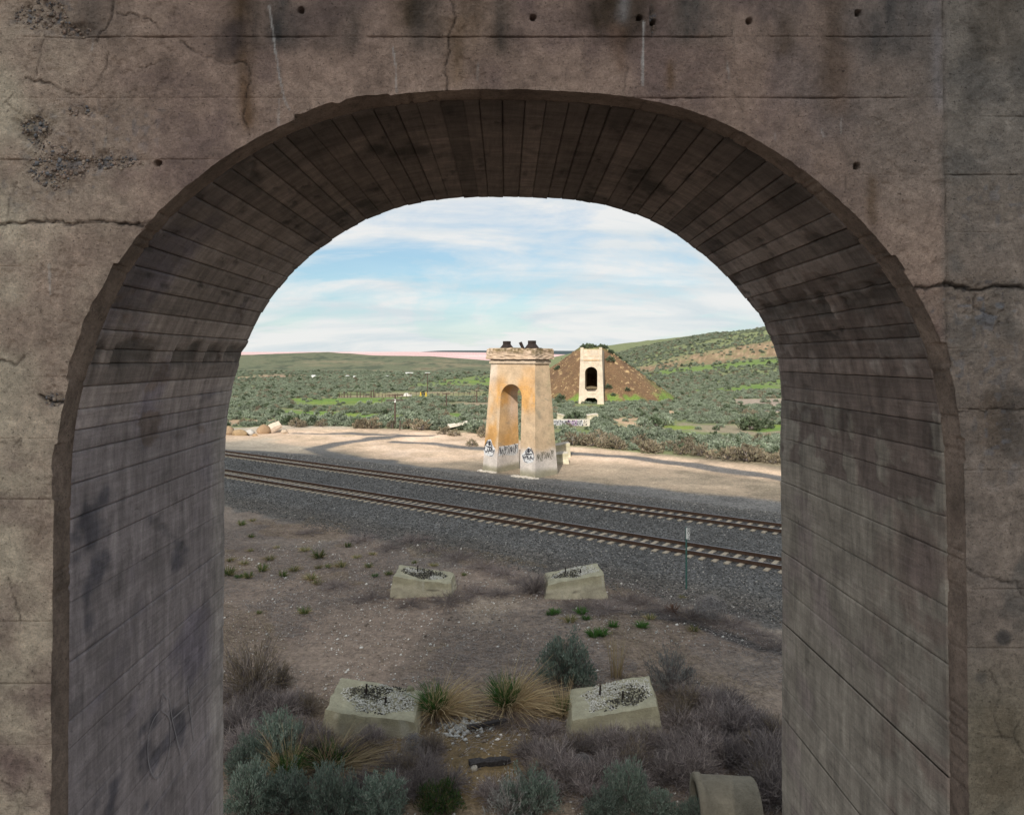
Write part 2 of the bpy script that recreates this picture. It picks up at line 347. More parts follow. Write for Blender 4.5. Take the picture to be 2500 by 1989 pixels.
    mix((.120, .130, .075), m); mix((.19, .165, .10), m*S(.0, .5, hs2+.5*hs)); mix((.060, .075, .045), m*S(.05, .45, hs-.3*hs2)*.9); mix((.22, .13, .08), m*S(.45, .6, hs2)*S(.1, .5, hs)*S(650, 480, Y)*.8)
    rh = np.interp(X, *np.array(RH).T); m = S(1, 5, rh)*S(300, 340, Y)
    mix((.17, .19, .09), m); mix((.14, .20, .055), m*S(340, 362, Y+6*w)*(1-S(384, 392, Y+5*w))*S(-.6, .3, wl+.3))
    mix((.20, .135, .085), m*S(392, 398, Y+6*w)*(1-S(416, 428, Y+9*w))*S(-.7, .2, wl+.6*w)*.9); mix((.33, .23, .15), m*S(400, 406, Y)*(1-S(420, 426, Y))*S(.1, .4, wf)*.7)
    pk = S(1650, 1750, Y); mix((.60, .40, .385), pk); mix((.66, .50, .48), pk*S(0, .5, (fbm(X/200, Y/60, 0, 3, 31)-.5)*2)); mix((.045, .065, .07), S(4200, 4400, Y))  # far hills: blue of distance haze put into their dark colour
    return np.c_[c, g]
th = np.concatenate([np.linspace(-180, -46, 40, endpoint=False), np.linspace(-46, -32, 60, endpoint=False), np.linspace(-32, 36, 620, endpoint=False), np.linspace(36, 50, 50, endpoint=False), np.linspace(50, 180, 40)])
rr = np.concatenate([np.geomspace(.5, 13, 24, endpoint=False), np.geomspace(13, 115, 400, endpoint=False), np.geomspace(115, 520, 190, endpoint=False), np.geomspace(520, 9000, 110)])
TH, RR = np.meshgrid(np.radians(th), rr, indexing='ij'); gx, gy = (RR*np.sin(TH)).ravel(), (RR*np.cos(TH)).ravel()
gz = zg(gx, gy); gv = np.c_[gx, gy, gz]; gq = grid_faces(len(th), len(rr)); gc = ground_paint(gx, gy, gz)
fc = gv[gq].mean(1); fn = tn(fc[:, 0], fc[:, 1])
kind = np.zeros(len(gq), int)
kind[(fn > -7) & (fn < 15) & (fc[:, 1] > 5) & (fc[:, 1] < 160) & (np.abs(fc[:, 0]) < 110)] = 1
kind[(np.interp(fc[:, 0], *np.array(LH).T) > 3) & (fc[:, 1] > 400) & (fc[:, 1] < 1650)] = 2
kind[(np.interp(fc[:, 0], *np.array(RH).T) > 3) & (fc[:, 1] > 300) & (fc[:, 1] < 1650)] = 3
kind[fc[:, 1] > 1650] = 4; kind[fc[:, 1] > 4250] = 5
for k, nm in enumerate(('ground', 'ballast_bed', 'hill', 'hill', 'far_plain', 'far_hills')):
    q = gq[kind == k]; u, inv = np.unique(q, return_inverse=True)
    o = link(nm, mesh(nm, gv[u], inv.reshape(q.shape), MG, gc[u], True)); tag(o, kind='structure')

# embankment the far pier stands against
EM0 = np.array((28.2, 187.0)); EMD = np.array((.150, .989))
def zemb(X, Y):
    q = np.stack([X-EM0[0], Y-EM0[1]], -1); t = np.maximum(q@EMD, 0); dd = np.linalg.norm(q-t[..., None]*EMD, axis=-1)
    return 12.4-np.maximum(dd-3.0, 0)/1.42+1.1*(fbm(X/3.5, Y/3.5, 0, 4, 41)-.5)-.9*np.abs(fbm(np.arctan2(X-EM0[0], EM0[1]-Y)*7, np.hypot(X-EM0[0], Y-EM0[1])/16, 0, 3, 44)-.5)*S(1, 9, dd)-S(0, 130, t)*9
ex, ey = np.meshgrid(np.linspace(2, 55, 150), np.concatenate([np.linspace(158, 205, 120), np.linspace(206, 330, 45)]), indexing='ij')
ez = np.maximum(zemb(ex, ey), zg(ex, ey)-.5); w = fbm(ex/2.5, ey/2.5, 0, 4, 42); w2 = fbm(ex/.8, ey/.8, 0, 3, 43)
ec = np.zeros(ex.shape+(4,)); ec[...] = (.150, .090, .048, .5)
def emix(c, m): ec[..., :3] = ec[..., :3]*(1-m[..., None])+np.array(c)*m[..., None]
emix((.125, .074, .042), S(.5, .7, w)); emix((.42, .29, .15), S(.66, .72, w2)*S(.35, .6, w)); emix((.135, .15, .05), S(39, 46, ex+8*(w-.5))*.85)
emix((.13, .14, .05), S(11.0, 12.4, ez+2*(w-.5))); emix((.13, .19, .04), S(1.8, .5, ez)*S(.4, .6, w))
link('embankment', mesh('embankment', np.stack([ex, ey, ez], -1).reshape(-1, 3), grid_faces(*ex.shape, flip=False), MG, ec.reshape(-1, 4), True))['kind'] = 'structure'

def emb_stones():
    r_ = np.random.default_rng(8); n = 2600; X_, Y_ = r_.uniform(8, 46, n), r_.uniform(165, 190, n); Z_ = zemb(X_, Y_); k = (Z_ > .3) & (Z_ < 11.5) & (fbm(X_/2.5, Y_/2.5, 0, 4, 42) < .62); X_, Y_, Z_ = X_[k], Y_[k], Z_[k]; n = len(X_)
    sz = r_.uniform(.05, .15, n)*np.where(r_.random(n) < .08, 2.4, 1); base = np.array([(1, 0, 0), (-1, 0, 0), (0, 1, 0), (0, -1, 0), (0, 0, .75), (0, 0, -.75)], float)
    V = base[None]*r_.uniform(.55, 1.35, (n, 6, 1))*sz[:, None, None]+np.stack([X_, Y_, Z_+sz*.2], -1)[:, None]
    oc_ = np.array([(0, 2, 4), (2, 1, 4), (1, 3, 4), (3, 0, 4), (2, 0, 5), (1, 2, 5), (3, 1, 5), (0, 3, 5)]); Q = (oc_[None]+6*np.arange(n)[:, None, None]).reshape(-1, 3)
    c_ = np.where(r_.random((n, 1)) < .6, np.array((.40, .29, .15)), np.array((.20, .13, .08)))*r_.uniform(.7, 1.3, (n, 1))
    link('embankment_stones', mesh('embankment_stones', V.reshape(-1, 3), Q, MT, np.repeat(c_, 6, 0)))['kind'] = 'stuff'
emb_stones()
# ------------------------------------------------------------------ the near pier with the arch we look through
DW, DR, DE = 5.5, 5.72, 9.12                       # depth of wall face, end of the ring, far end of the soffit
def wp(px, py): return ((px-CX)*DW/F, H+(HY-py)*DW/F)
ARC = [(107, 1760), (108, 1715), (110, 1400), (112, 1100), (116, 940), (122, 885), (134, 840), (152, 770), (186, 665), (240, 562), (300, 475), (380, 398), (470, 330), (560, 275), (690, 222), (800, 201), (900, 190), (1060, 187), (1200, 191), (1330, 202), (1450, 227), (1560, 270), (1650, 327), (1750, 400), (1830, 478), (1900, 562), (1950, 640), (1985, 715), (2009, 800), (2024, 890), (2031, 1000), (2036, 1300), (2040, 1715), (2041, 1760)]
cp = np.array([wp(*D(a, b)) for a, b in ARC]); cp = np.vstack([[(cp[0, 0], -.9)], cp, [(cp[-1, 0], -.9)]])
def resample(p, n):
    l = np.r_[0, np.cumsum(np.linalg.norm(np.diff(p, axis=0), axis=1))]; t = np.linspace(0, l[-1], n)
    return np.c_[np.interp(t, l, p[:, 0]), np.interp(t, l, p[:, 1])], t
cv, cs = resample(cp, 2400)
k = np.ones(71)/71; pad = np.pad(cv, ((35, 35), (0, 0)), 'edge'); cv2 = np.c_[np.convolve(pad[:, 0], k, 'valid'), np.convolve(pad[:, 1], k, 'valid')]
cv2[:36], cv2[-36:] = cv[:36], cv[-36:]; cv, cs = resample(cv2, 2400); SL = cs[-1]
tg = np.gradient(cv, axis=0); tg /= np.linalg.norm(tg, axis=1, keepdims=True); nrm_in = np.c_[tg[:, 1], -tg[:, 0]]   # towards the opening
def arc(s): return np.c_[np.interp(s, cs, cv[:, 0]), np.interp(s, cs, cv[:, 1])], np.c_[np.interp(s, cs, nrm_in[:, 0]), np.interp(s, cs, nrm_in[:, 1])]
OC = np.array((.25, 7.0)); oa = np.arctan2(cv[:, 0]-OC[0], cv[:, 1]-OC[1]); orr = np.hypot(*(cv-OC).T); srt = np.argsort(oa); oa, orr = oa[srt], orr[srt]
echip = .006*(fbm(cs*15, 0, 0, 4, 66)-.5)*2+.030*np.interp(cv[:, 1], [8.2, 8.9], [.25, 1])*(vn(cs*2.6, .3, 0, 68) > .70)*S(.35, .6, vn(cs*.7, .5, 0, 65))*(.5+vn(cs*14, .2, 0, 64))
cvf = cv-nrm_in*echip[:, None]; oa = np.arctan2(cvf[:, 0]-OC[0], cvf[:, 1]-OC[1]); orr = np.hypot(*(cvf-OC).T); srt = np.argsort(oa); oa, orr = oa[srt], orr[srt]
def Rop(x, z): return np.interp(np.arctan2(x-OC[0], z-OC[1]), oa, orr, period=2*math.pi)
skew = np.interp(np.arange(len(cv)), [0, np.argmin(np.abs(cv[:1200, 1]-8.4)), np.argmin(np.abs(cv[:1200, 1]-10.6)), np.argmax(cv[:, 1]), 1200+np.argmin(np.abs(cv[1200:, 1]-11.2)), 1200+np.argmin(np.abs(cv[1200:, 1]-9.6)), 1200+np.argmin(np.abs(cv[1200:, 1]-8.4)), len(cv)-1], [0, 0, .085, .10, .20, .20, .09, .07])
def skewx(s, y): return np.interp(s, cs, skew)*(y-DR)/(DE-DR)
pier = thing('bridge_pier', 'huge concrete pier in shade whose round arch frames the whole view', 'bridge pier', (0.3, DW+1.8, -.6))
# --- wall face: a fine sheet of poured courses with joints, cracks, spalls and tie holes
h = .0115; wx = np.arange(-4.35, 4.95, h); wz = np.arange(5.6, 12.55, h)
JL = [90, 239, 389, 545, 650, 770, 920, 1070, 1219, 1367, 1517, 1669, 1818, 1969, 2120]; JR = [90, 239, 427, 700, 850, 999, 1148, 1291, 1438, 1582, 1729, 1873, 2020]; JP = [285, 427, 567, 700, 850, 999, 1148, 1291, 1438, 1582, 1729, 1873, 2020]
jz = np.unique([H+(HY-j)*DW/F for j in JL+JR+JP]); wz = np.unique(np.round(np.r_[wz[np.min(np.abs(wz[:, None]-jz[None]), 1) > .013], jz, jz-.003, jz+.003, jz-.009, jz+.009], 5))
WX, WZ = np.meshgrid(wx, wz, indexing='ij'); fx, fz = WX.ravel().copy(), WZ.ravel().copy()
wq = grid_faces(len(wx), len(wz))                   # order gives normals towards the camera
fcx, fcz = fx[wq].mean(1), fz[wq].mean(1); keep = np.hypot(fcx-OC[0], fcz-OC[1]) > Rop(fcx, fcz)
inb = np.zeros(len(fx), bool); inb[np.unique(wq[keep])] = True; out = np.zeros(len(fx), bool); out[np.unique(wq[~keep])] = True; bv = inb & out
rb = Rop(fx[bv], fz[bv]); rc = np.hypot(fx[bv]-OC[0], fz[bv]-OC[1]); fx[bv] = OC[0]+(fx[bv]-OC[0])*rb/rc; fz[bv] = OC[1]+(fz[bv]-OC[1])*rb/rc
ppx, ppy = CX+fx*F/DW, HY-(fz-H)*F/DW               # where each point shows in the photo
PX = np.c_[ppx, ppy]; wob = (fbm(fx*3, fz*3, 0, 4, 51)-.5)*2; wob2 = (fbm(fx*14, fz*14, 0, 4, 52)-.5)*2; wl = (fbm(fx*.9, fz*.9, 0, 4, 53)-.5)*2
vline = 2302+np.clip(ppy, 0, 2000)*.016
def groove(coord, at_, half): return np.exp(-((coord-at_)/half)**2)
dep = np.zeros(len(fx)); sideL, sideP = ppx < 1200, ppx > vline
for lst, m in ((JL, sideL), (JR, (~sideL) & (~sideP)), (JP, sideP)):
    for ji, j in enumerate(lst):
        js = (1.0, .5, .35, .3, .45, .8, .25, .7)[(ji*3+len(lst)) % 8] if j != 90 else 1.2; a_ = np.clip(js*(.7+1.1*wob+.8*wob2), .08, 1.4)
        dep += m*groove(ppy, j, 1.5)*.013*a_; dep += m*groove(ppy+3*wob2, j, 5)*.004*np.clip(a_-.6, 0, 1)
dep += groove(ppx+2*wob, vline, 2.6)*.016*(ppy > -100)+groove(ppx+3*wob, 171, 2.6)*.009*(ppy > 230)*(ppy < 1100)
def Z1(*p): return [(x/2.3956, y/2.3956) for x, y in p]
def Z2(*p): return [(800+x/2.3956, y/2.3956) for x, y in p]
def Z3(*p): return [(1600+x/2.3956, y/2.3956) for x, y in p]
def Z4(*p): return [(x/2.45, 650+y/2.45) for x, y in p]
def Z6(*p): return [(1850+x/2.45, 650+y/2.45) for x, y in p]
def Z7(*p): return [(1850+x/2.45, 1289+y/2.45) for x, y in p]
CRK = [(Z1((670, -40), (665, 75), (630, 150), (560, 230)), 1), (Z1((690, 80), (800, 90), (880, 110), (930, 150)), .8), (Z1((1060, 250), (1130, 290), (1200, 335), (1330, 370), (1450, 372), (1470, 470), (1440, 560), (1425, 700), (1465, 790)), .8),
       (Z1((640, 300), (620, 400), (560, 500), (490, 555)), .7), (Z1((-60, 1320), (60, 1305), (200, 1300), (330, 1290), (380, 1312), (480, 1300), (600, 1292), (720, 1312), (830, 1318)), 1.7), (Z1((255, 200), (235, 320), (215, 440)), .6),
       (Z1((150, 460), (280, 490), (400, 540), (480, 560)), 1), (Z1((140, 700), (80, 640), (20, 600), (70, 545)), .6), (Z1((40, 1330), (40, 1190), (90, 1060)), .6), (Z1((810, 400), (900, 380), (1000, 350)), .4),
       (Z2((715, -30), (755, 100), (705, 210), (715, 300), (690, 400), (705, 480), (705, 540)), .9), (Z2((1755, 380), (1745, 450), (1725, 530)), .6), (Z2((1890, 60), (1900, 210)), 1.2), (Z3((1195, 90), (1215, 160), (1260, 210)), .5), (Z3((1110, 1030), (1105, 1110)), .5),
       ([D(1925, 606), D(1960, 606), D(1985, 598), D(2030, 606), D(2060, 612), D(2100, 602), D(2170, 607)], 2.4), ([D(80, 832), D(105, 845), D(128, 848), D(150, 852)], 2.2), (Z4((-20, 570), (50, 560), (90, 590), (150, 540)), 1.1), (Z4((80, 1080), (120, 1040), (110, 1100)), .5),
       ([(a/2.45, 1289+b/2.45) for a, b in ((40, 290), (75, 400), (110, 480), (130, 570))], .6), ([(a/2.45, 1289+b/2.45) for a, b in ((10, 1500), (90, 1580), (150, 1590), (190, 1530))], .6), ([(a/2.45, 1289+b/2.45) for a, b in ((95, 1590), (115, 1710))], .5),
       (Z7((1240, 240), (1350, 290), (1450, 310), (1560, 330), (1590, 400)), .9), (Z7((1380, 850), (1450, 960), (1415, 1130), (1450, 1250), (1530, 1250), (1560, 1150)), .7), (Z7((1280, 1220), (1450, 1250)), .6), (Z7((1530, 1250), (1600, 1350)), .9), (Z6((1200, 858), (1330, 865), (1600, 850)), .8), (Z6((1320, 180), (1310, 240), (1420, 290)), 1)]
ck = np.zeros(len(fx)); wxk = np.c_[ppx+6*wob2+5*wob, ppy+9*(fbm(fx*20+9, fz*20, 0, 4, 55)-.5)*2]
for pl, st in CRK:
    lo, hi = np.array(pl).min(0)-30, np.array(pl).max(0)+30; m = np.all((PX > lo) & (PX < hi), axis=1)
    if m.any(): ck[m] = np.maximum(ck[m], st*np.exp(-(pdist(wxk[m], pl)/(1.5+.9*st))**2)*np.clip(.55+1.2*(fbm(fx[m]*5, fz[m]*5, 0, 3, 56)-.3), .25, 1))
dep += ck*.020
SP = [((110, 35), (80, 45), .030), ((180, 75), (70, 22), .035), ((150, 400), (150, 95), .014), ((235, 395), (120, 30), .022), ((85, 320), (45, 40), .026), ((200, 270), (60, 22), .018), ((250, 310), (200, 90), .009), ((370, 560), (25, 18), .03), ((60, 450), (100, 90), .007),
      ((2420, 740), (90, 70), .020), ((2380, 850), (110, 110), .012), ((2440, 1060), (80, 110), .012), ((2420, 500), (90, 60), .010), ((2250, 820), (60, 30), .02), ((2330, 745), (120, 40), .012), ((130, 975), (30, 20), .02), ((1595, 40), (10, 45), .03)]
rough = np.zeros(len(fx))
for (a, b), (ra, rb_), d_ in SP:
    e = S(1.25, .45, np.hypot((ppx-a)/ra, (ppy-b)/rb_)+.55*wob+.15*wob2); rough = np.maximum(rough, e*min(1, d_/.02)); dep += e*d_*(.35+1.3*fbm(fx*24, fz*24, 0, 3, 57))
dep += .005*wob+.005*(fbm(fx*30, fz*30, 0, 2, 58)-.5)+.010*S(.60, .72, fbm(fx*13, fz*13, 0, 3, 59))*S(-.3, .5, wl+.5*wob)+(1-S(0, .06, np.hypot(fx-OC[0], fz-OC[1])-Rop(fx, fz)))*.010*np.clip(wob2+wob, 0, 1)
holes = [D(634, 22), D(1122, 36), D(1346, 38), D(1577, 45), D(1807, 27), D(332, 343), D(1804, 350), (1595, 52)]
hd = np.zeros(len(fx))
for a, b in holes: hd = np.maximum(hd, S(8.6, 5.6, np.hypot(ppx-a, ppy-b)+1.2*wob2))
dep += hd*.11
# albedo of the face
wc = np.zeros((len(fx), 3)); wc[:] = (.43, .31, .25)
def wmix(c, m):
    global wc
    m = np.clip(m, 0, 1)[:, None]; wc = wc*(1-m)+np.array(c)*m
wmix((.69, .585, .45), S(420, -60, ppx+90*wob)*S(-.5, .4, wl+.4)); wmix((.50, .37, .295), S(-.1, .5, wl+.3*wob)*.8); wmix((.26, .185, .165), S(0, .5, -wl+.5*wob)*.9)  # left pillar paler, its colour lifted to stand in for grazing sunlight
wmix((.235, .215, .195), S(1750, 2350, ppx+160*wob)*S(700, 250, ppy)*.75); wmix((.28, .255, .22), S(2290, 2320, ppx)*.6); wmix((.18, .165, .15), S(2280, 2330, ppx)*S(.0, .5, wob+wl)*.8)
wmix((.30, .27, .185), S(2320, 2380, ppx)*S(1500, 1800, ppy)*.6)
def stain(cx, y0, y1, wd, c, a, fade=.7):
    if y0 < 0: y1 = y1*1.35+25; c = tuple(.72*q for q in c)
    m = np.exp(-((ppx-cx+14*wob)/wd)**2)*S(y0-40, y0, ppy)*(1-S(y0+(y1-y0)*fade, y1, ppy+25*wob)); wmix(c, m*a*(.65+.8*(fbm(fx*9, fz*1.6, 0, 4, 60)-.5)*2+.25))
for cx, y0, y1, wd, c, a in ((590, -60, 110, 40, (.17, .10, .05), .9), (680, -60, 95, 75, (.12, .11, .105), .85), (560, 70, 150, 60, (.10, .075, .07), .8), (600, 140, 330, 24, (.23, .145, .09), .7), (850, -60, 90, 60, (.16, .13, .11), .7), (1010, -60, 60, 50, (.12, .075, .035), .95),
                            (1040, -60, 100, 45, (.17, .14, .12), .7), (1160, -60, 70, 35, (.15, .095, .05), .9), (1230, -60, 110, 35, (.15, .12, .10), .7), (1140, 60, 240, 45, (.26, .175, .115), .8), (1470, -60, 60, 60, (.08, .055, .03), .95), (1515, -60, 95, 45, (.09, .06, .035), .9),
                            (1560, -60, 60, 40, (.10, .07, .05), .9), (1510, 80, 180, 18, (.2, .12, .08), .8), (1700, -60, 90, 80, (.13, .13, .12), .7), (1900, -60, 110, 60, (.14, .125, .115), .7), (2030, -60, 200, 30, (.17, .115, .08), .8), (2050, 90, 330, 34, (.22, .155, .12), .6), (1915, 60, 160, 20, (.17, .12, .09), .7),
                            (2180, -60, 110, 110, (.12, .12, .12), .7), (1640, 170, 240, 10, (.2, .12, .07), .8), (2130, 450, 560, 14, (.2, .13, .08), .6), (600, 210, 330, 12, (.22, .13, .075), .7), (2430, -40, 120, 60, (.13, .10, .07), .7), (2440, 980, 1120, 60, (.17, .12, .085), .9), (2480, 960, 1150, 40, (.10, .09, .085), .9), (230, -60, 80, 90, (.19, .16, .14), .6),
                            (2290, 90, 280, 16, (.40, .37, .38), .5), (2285, -60, 80, 14, (.36, .34, .35), .5), (1520, -60, 40, 14, (.50, .48, .48), .7), (2440, 1740, 2000, 60, (.15, .115, .075), .7)): stain(cx, y0, y1, wd, c, a)
WS = [(Z1((1575, 40), (1600, 210), (1610, 300), (1640, 480), (1665, 590), (1690, 640)), 1), (Z1((1630, 580), (1628, 735)), .5), (Z1((542, 225), (535, 295)), .5), (Z1((185, 720), (195, 830)), .5), (Z1((285, 1545), (290, 1700), (293, 1720)), .6), (Z1((618, 800), (605, 850)), .4), (Z2((382, 280), (398, 400), (402, 540)), .8), (Z2((1850, 130), (1845, 300), (1843, 430), (1842, 500)), .9), (Z3((420, 360), (432, 470)), .5), (Z3((1088, 690), (1088, 780)), .4), (Z3((970, 760), (985, 800)), .5), (Z2((880, 370), (875, 470)), .3), (Z3((700, 780), (702, 820)), .3)]
for pl, a in WS: wmix((.62, .60, .58), a*S(3.4, 1.2, pdist(np.c_[ppx+1.5*wob2, ppy], pl))*(.7+.6*wob2))
wmix((.30, .245, .20), rough*.45); wmix((.14, .12, .115), rough*S(.64, .74, fbm(fx*26, fz*26, 0, 3, 57))*.75); wmix((.20, .22, .26), rough*S(.74, .78, vn(fx*22, fz*22, 0, 61))*.6)
wmix((.07, .06, .055), np.clip(ck, 0, 1)*.75); wmix((.09, .085, .085), S(26, 12, np.hypot(ppx-2450, ppy-1556)+6*wob)*.8); wmix((.11, .105, .10), S(20, 8, np.hypot(ppx-2395, ppy-1655)+6*wob)*.5)
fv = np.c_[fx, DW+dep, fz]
def aggregate():
    r_ = np.random.default_rng(17); i = r_.choice(np.flatnonzero((rough*(.55+.9*fbm(fx*7, fz*7, 0, 3, 62)) > .62) & (ppx < 1700) & (Rop(fx, fz)+.05 < np.hypot(fx-OC[0], fz-OC[1]))), 900); n = len(i); sz = r_.uniform(.004, .014, n)*np.where(r_.random(n) < .12, 1.7, 1)
    base = np.array([(1, 0, 0), (-1, 0, 0), (0, .8, 0), (0, -.8, 0), (0, 0, 1), (0, 0, -1)], float); V = base[None]*r_.uniform(.6, 1.3, (n, 6, 1))*sz[:, None, None]; an = r_.uniform(0, 6.28, n); ca, sa = np.cos(an)[:, None], np.sin(an)[:, None]
    x_, z_ = V[..., 0]*ca-V[..., 2]*sa, V[..., 0]*sa+V[..., 2]*ca; V[..., 0], V[..., 2] = x_, z_; V = V+np.c_[fx[i]+r_.normal(size=n)*.006, DW+dep[i]-sz*.25, fz[i]+r_.normal(size=n)*.006][:, None]
    oc_ = np.array([(0, 2, 4), (2, 1, 4), (1, 3, 4), (3, 0, 4), (2, 0, 5), (1, 2, 5), (3, 1, 5), (0, 3, 5)]); Q = (oc_[None]+6*np.arange(n)[:, None, None]).reshape(-1, 3)
    pc_ = np.array([(.34, .25, .20), (.27, .21, .175), (.19, .19, .20), (.40, .32, .25), (.17, .145, .13)])[r_.integers(0, 5, n)]*r_.uniform(.8, 1.2, (n, 1))
    part('exposed_aggregate', V.reshape(-1, 3), Q, MT, pier, np.repeat(pc_, 6, 0))['kind'] = 'stuff'
aggregate()
band = np.zeros(len(wq), int); bpx, bpy_ = CX+fcx*F/DW, HY-(fcz-H)*F/DW; bvl = 2302+np.clip(bpy_, 0, 2000)*.016
isP = bpx > bvl; isL = (bpx < 1200) & (bpy_ > 239)
band = np.where(isP, 200+np.searchsorted(JP, bpy_), np.where(isL, 100+np.searchsorted(JL, bpy_), np.where(bpy_ > 239, 300+np.searchsorted(JR, bpy_), np.searchsorted(JL, bpy_))))
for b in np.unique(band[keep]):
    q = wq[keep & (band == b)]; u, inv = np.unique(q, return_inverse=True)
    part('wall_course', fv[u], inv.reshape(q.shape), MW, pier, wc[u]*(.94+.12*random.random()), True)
# --- arch ring: the first hand's breadth of the opening, rough and chipped
def edge_j(s): return .012*(fbm(s*5, 0, 0, 4, 66)-.5)
s_ = np.linspace(0, SL, 2000); ry = np.array([DW+.0, DW+.012, DW+.05, DW+.09, DW+.13, DW+.17, DW+.20, DR+.03]); A, Nn = arc(s_)
Sg, Yg = np.meshgrid(s_, ry, indexing='ij'); off = -.012*np.abs(fbm(Sg*7, Yg*12, 0, 4, 67)-.3)-.02*(vn(Sg*9.5, Yg*0+.3, 0, 68) > .88)*S(.2, .8, vn(Sg*2, 0, 0, 69))
tk = np.sort(np.random.default_rng(3).uniform(0, SL, 120)); off = off-.012*np.exp(-(np.min(np.abs(s_[:, None]-tk[None]), 1)/.012)**2)[:, None]*(vn(Sg*4, Yg*0, 0, 63) > .35)*S(DW+.02, DW+.07, Yg+.03*vn(Sg*3, 0, 0, 61))
off = off-np.interp(Sg, cs, echip)*np.array((1, .95, .75, .5, .3, .15, .05, 0))[None]; off[:, 0] = -np.interp(s_, cs, echip)
rv = np.stack([A[:, None, 0]+Nn[:, None, 0]*off, Yg+0*off, A[:, None, 1]+Nn[:, None, 1]*off], -1)
t_ = fbm(Sg*2.2, Yg*5, 0, 4, 70)[..., None]; rcol = np.array((.34, .26, .21))*(.55+.9*t_)
part('arch_ring', rv.reshape(-1, 3), grid_faces(len(s_), len(ry), True), MW, pier, rcol.reshape(-1, 3), True)
# --- soffit: one strip for each formwork board
sL0 = cs[np.argmin(np.abs(cv[:1200, 1]-8.75))]; sR0 = cs[1200+np.argmin(np.abs(cv[1200:, 1]-8.75))]
joints = [0.0]
for zj in (3.0, 3.6, 4.1, 4.55, 5.0, 5.42, 5.80, 6.10, 6.38, 6.60, 7.08, 7.55, 7.95, 8.22, 8.50): joints.append(cs[np.argmin(np.abs(cv[:1200, 1]-zj))])
joints.append(sL0); x = sL0
while x < sR0-.28: x += random.choice((.175, .185, .185, .19, .17, .12, .2)); joints.append(x)
joints.append(sR0)
for zj in (8.50, 8.24, 7.94, 7.52, 7.05, 6.60, 6.15, 5.75, 5.35, 4.95, 4.5, 4.0, 3.4): joints.append(cs[1200+np.argmin(np.abs(cv[1200:, 1]-zj))])
joints.append(SL)
for a, b in zip(joints[:-1], joints[1:]):
    m = max(5, int((b-a)/.022)) if b-a < 1 else 14
    sg = np.unique(np.r_[a, a+.006, np.linspace(a+.016, b-.016, m), b-.006, b]); yy = np.r_[DR+.004, DR+.010, np.linspace(DR+.03, DE-.03, 110), DE, DE+.003]
    A, Nn = arc(sg); Sg, Yg = np.meshgrid(sg, yy, indexing='ij'); jit = .006*(fbm(Yg*4, a*7, 0, 3, 71)-.5)
    e = np.minimum(Sg-a, b-Sg); lip = random.uniform(.006, .014); tilt = random.uniform(-.007, .007); gd = random.choice((.008, .014, .020, .026, -.006))
    o = lip+tilt*(Sg-a)/(b-a)-(gd*np.exp(-((e+jit*.6)/.005)**2)+.010*np.exp(-(e/.004)**2))*(1-.75*S(8.6, 9.1, Yg))+(.012*S(8.7, 9.1, Yg)*(fbm(Sg*8, a*3, 0, 3, 77)-.5))+.006*(fbm(Sg*6, Yg*6, 0, 4, 72)-.5)
    mz = A[len(A)//2, 1]; side = A[len(A)//2, 0]; w1 = (fbm(Sg*1.1, Yg*1.3, 0, 5, 73)-.5)*2; w2 = (fbm(Sg*5, Yg*3, 0, 4, 74)-.5)*2; w3 = (fbm(Sg*16, Yg*5, 0, 3, 75)-.5)*2
    sp = np.zeros_like(Sg)
    if side > 2 and 8.2 < mz < 10.6: sp = S(.02, .12, w1*.7+w2*.8+.02+(.25 if 8.9 < mz < 10.3 else 0))
    if side < -2 and 8.6 < mz < 10: sp = S(.28, .42, w1*.6+w2*.7)
    pit = S(.42, .6, w2*.7+w3*.6)*(.8 if mz > 9.5 else .35)
    zb = 9.55 if side < 0 else 10.03; jag = S(.17, .03, np.abs(A[:, None, 1]-zb-.10*w2-.05*w3)+.13*(vn(Yg*3.2, 2.5, 0, 79) < (.42 if side < 0 else .3)))*(abs(side) > 1.5); pit = np.maximum(pit, .95*jag)
    o = o-jag*.014*(1+w3)-sp*(.010+.006*w3)-pit*.012
    o[:, 0] = -.03; o[:, -1] = -.05
    tone = random.choice((.70, .84, .94, 1.0, 1.1, 1.25))*random.uniform(.94, 1.06)
    if mz < 8.75: tone = random.uniform(.93, 1.06)
    c = np.ones(Sg.shape+(3,))*np.array((.315, .262, .235))
    def smix(cc, mm):
        global c
        mm = np.clip(mm, 0, 1)[..., None]; c = c*(1-mm)+np.array(cc)*mm
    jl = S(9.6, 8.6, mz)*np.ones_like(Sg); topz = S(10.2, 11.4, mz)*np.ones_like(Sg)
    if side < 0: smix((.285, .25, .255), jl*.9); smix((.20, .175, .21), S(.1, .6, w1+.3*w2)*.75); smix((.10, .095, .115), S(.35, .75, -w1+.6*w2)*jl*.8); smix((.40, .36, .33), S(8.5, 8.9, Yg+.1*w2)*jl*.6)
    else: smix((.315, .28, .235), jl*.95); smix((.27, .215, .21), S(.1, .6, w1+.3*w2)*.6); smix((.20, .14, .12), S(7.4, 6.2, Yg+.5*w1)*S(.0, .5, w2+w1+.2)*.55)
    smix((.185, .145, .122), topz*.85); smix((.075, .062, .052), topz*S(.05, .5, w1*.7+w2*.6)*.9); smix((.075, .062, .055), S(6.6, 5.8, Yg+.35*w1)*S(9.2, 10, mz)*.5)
    smix((.205, .16, .14), sp*.85); smix((.05, .045, .04), pit*.7)
    c = c*tone
    v = np.stack([A[:, None, 0]+Nn[:, None, 0]*o+skewx(Sg, Yg), Yg, A[:, None, 1]+Nn[:, None, 1]*o], -1)
    part('soffit_board', v.reshape(-1, 3), grid_faces(len(sg), len(yy), True), MS, pier, c.reshape(-1, 3), True)
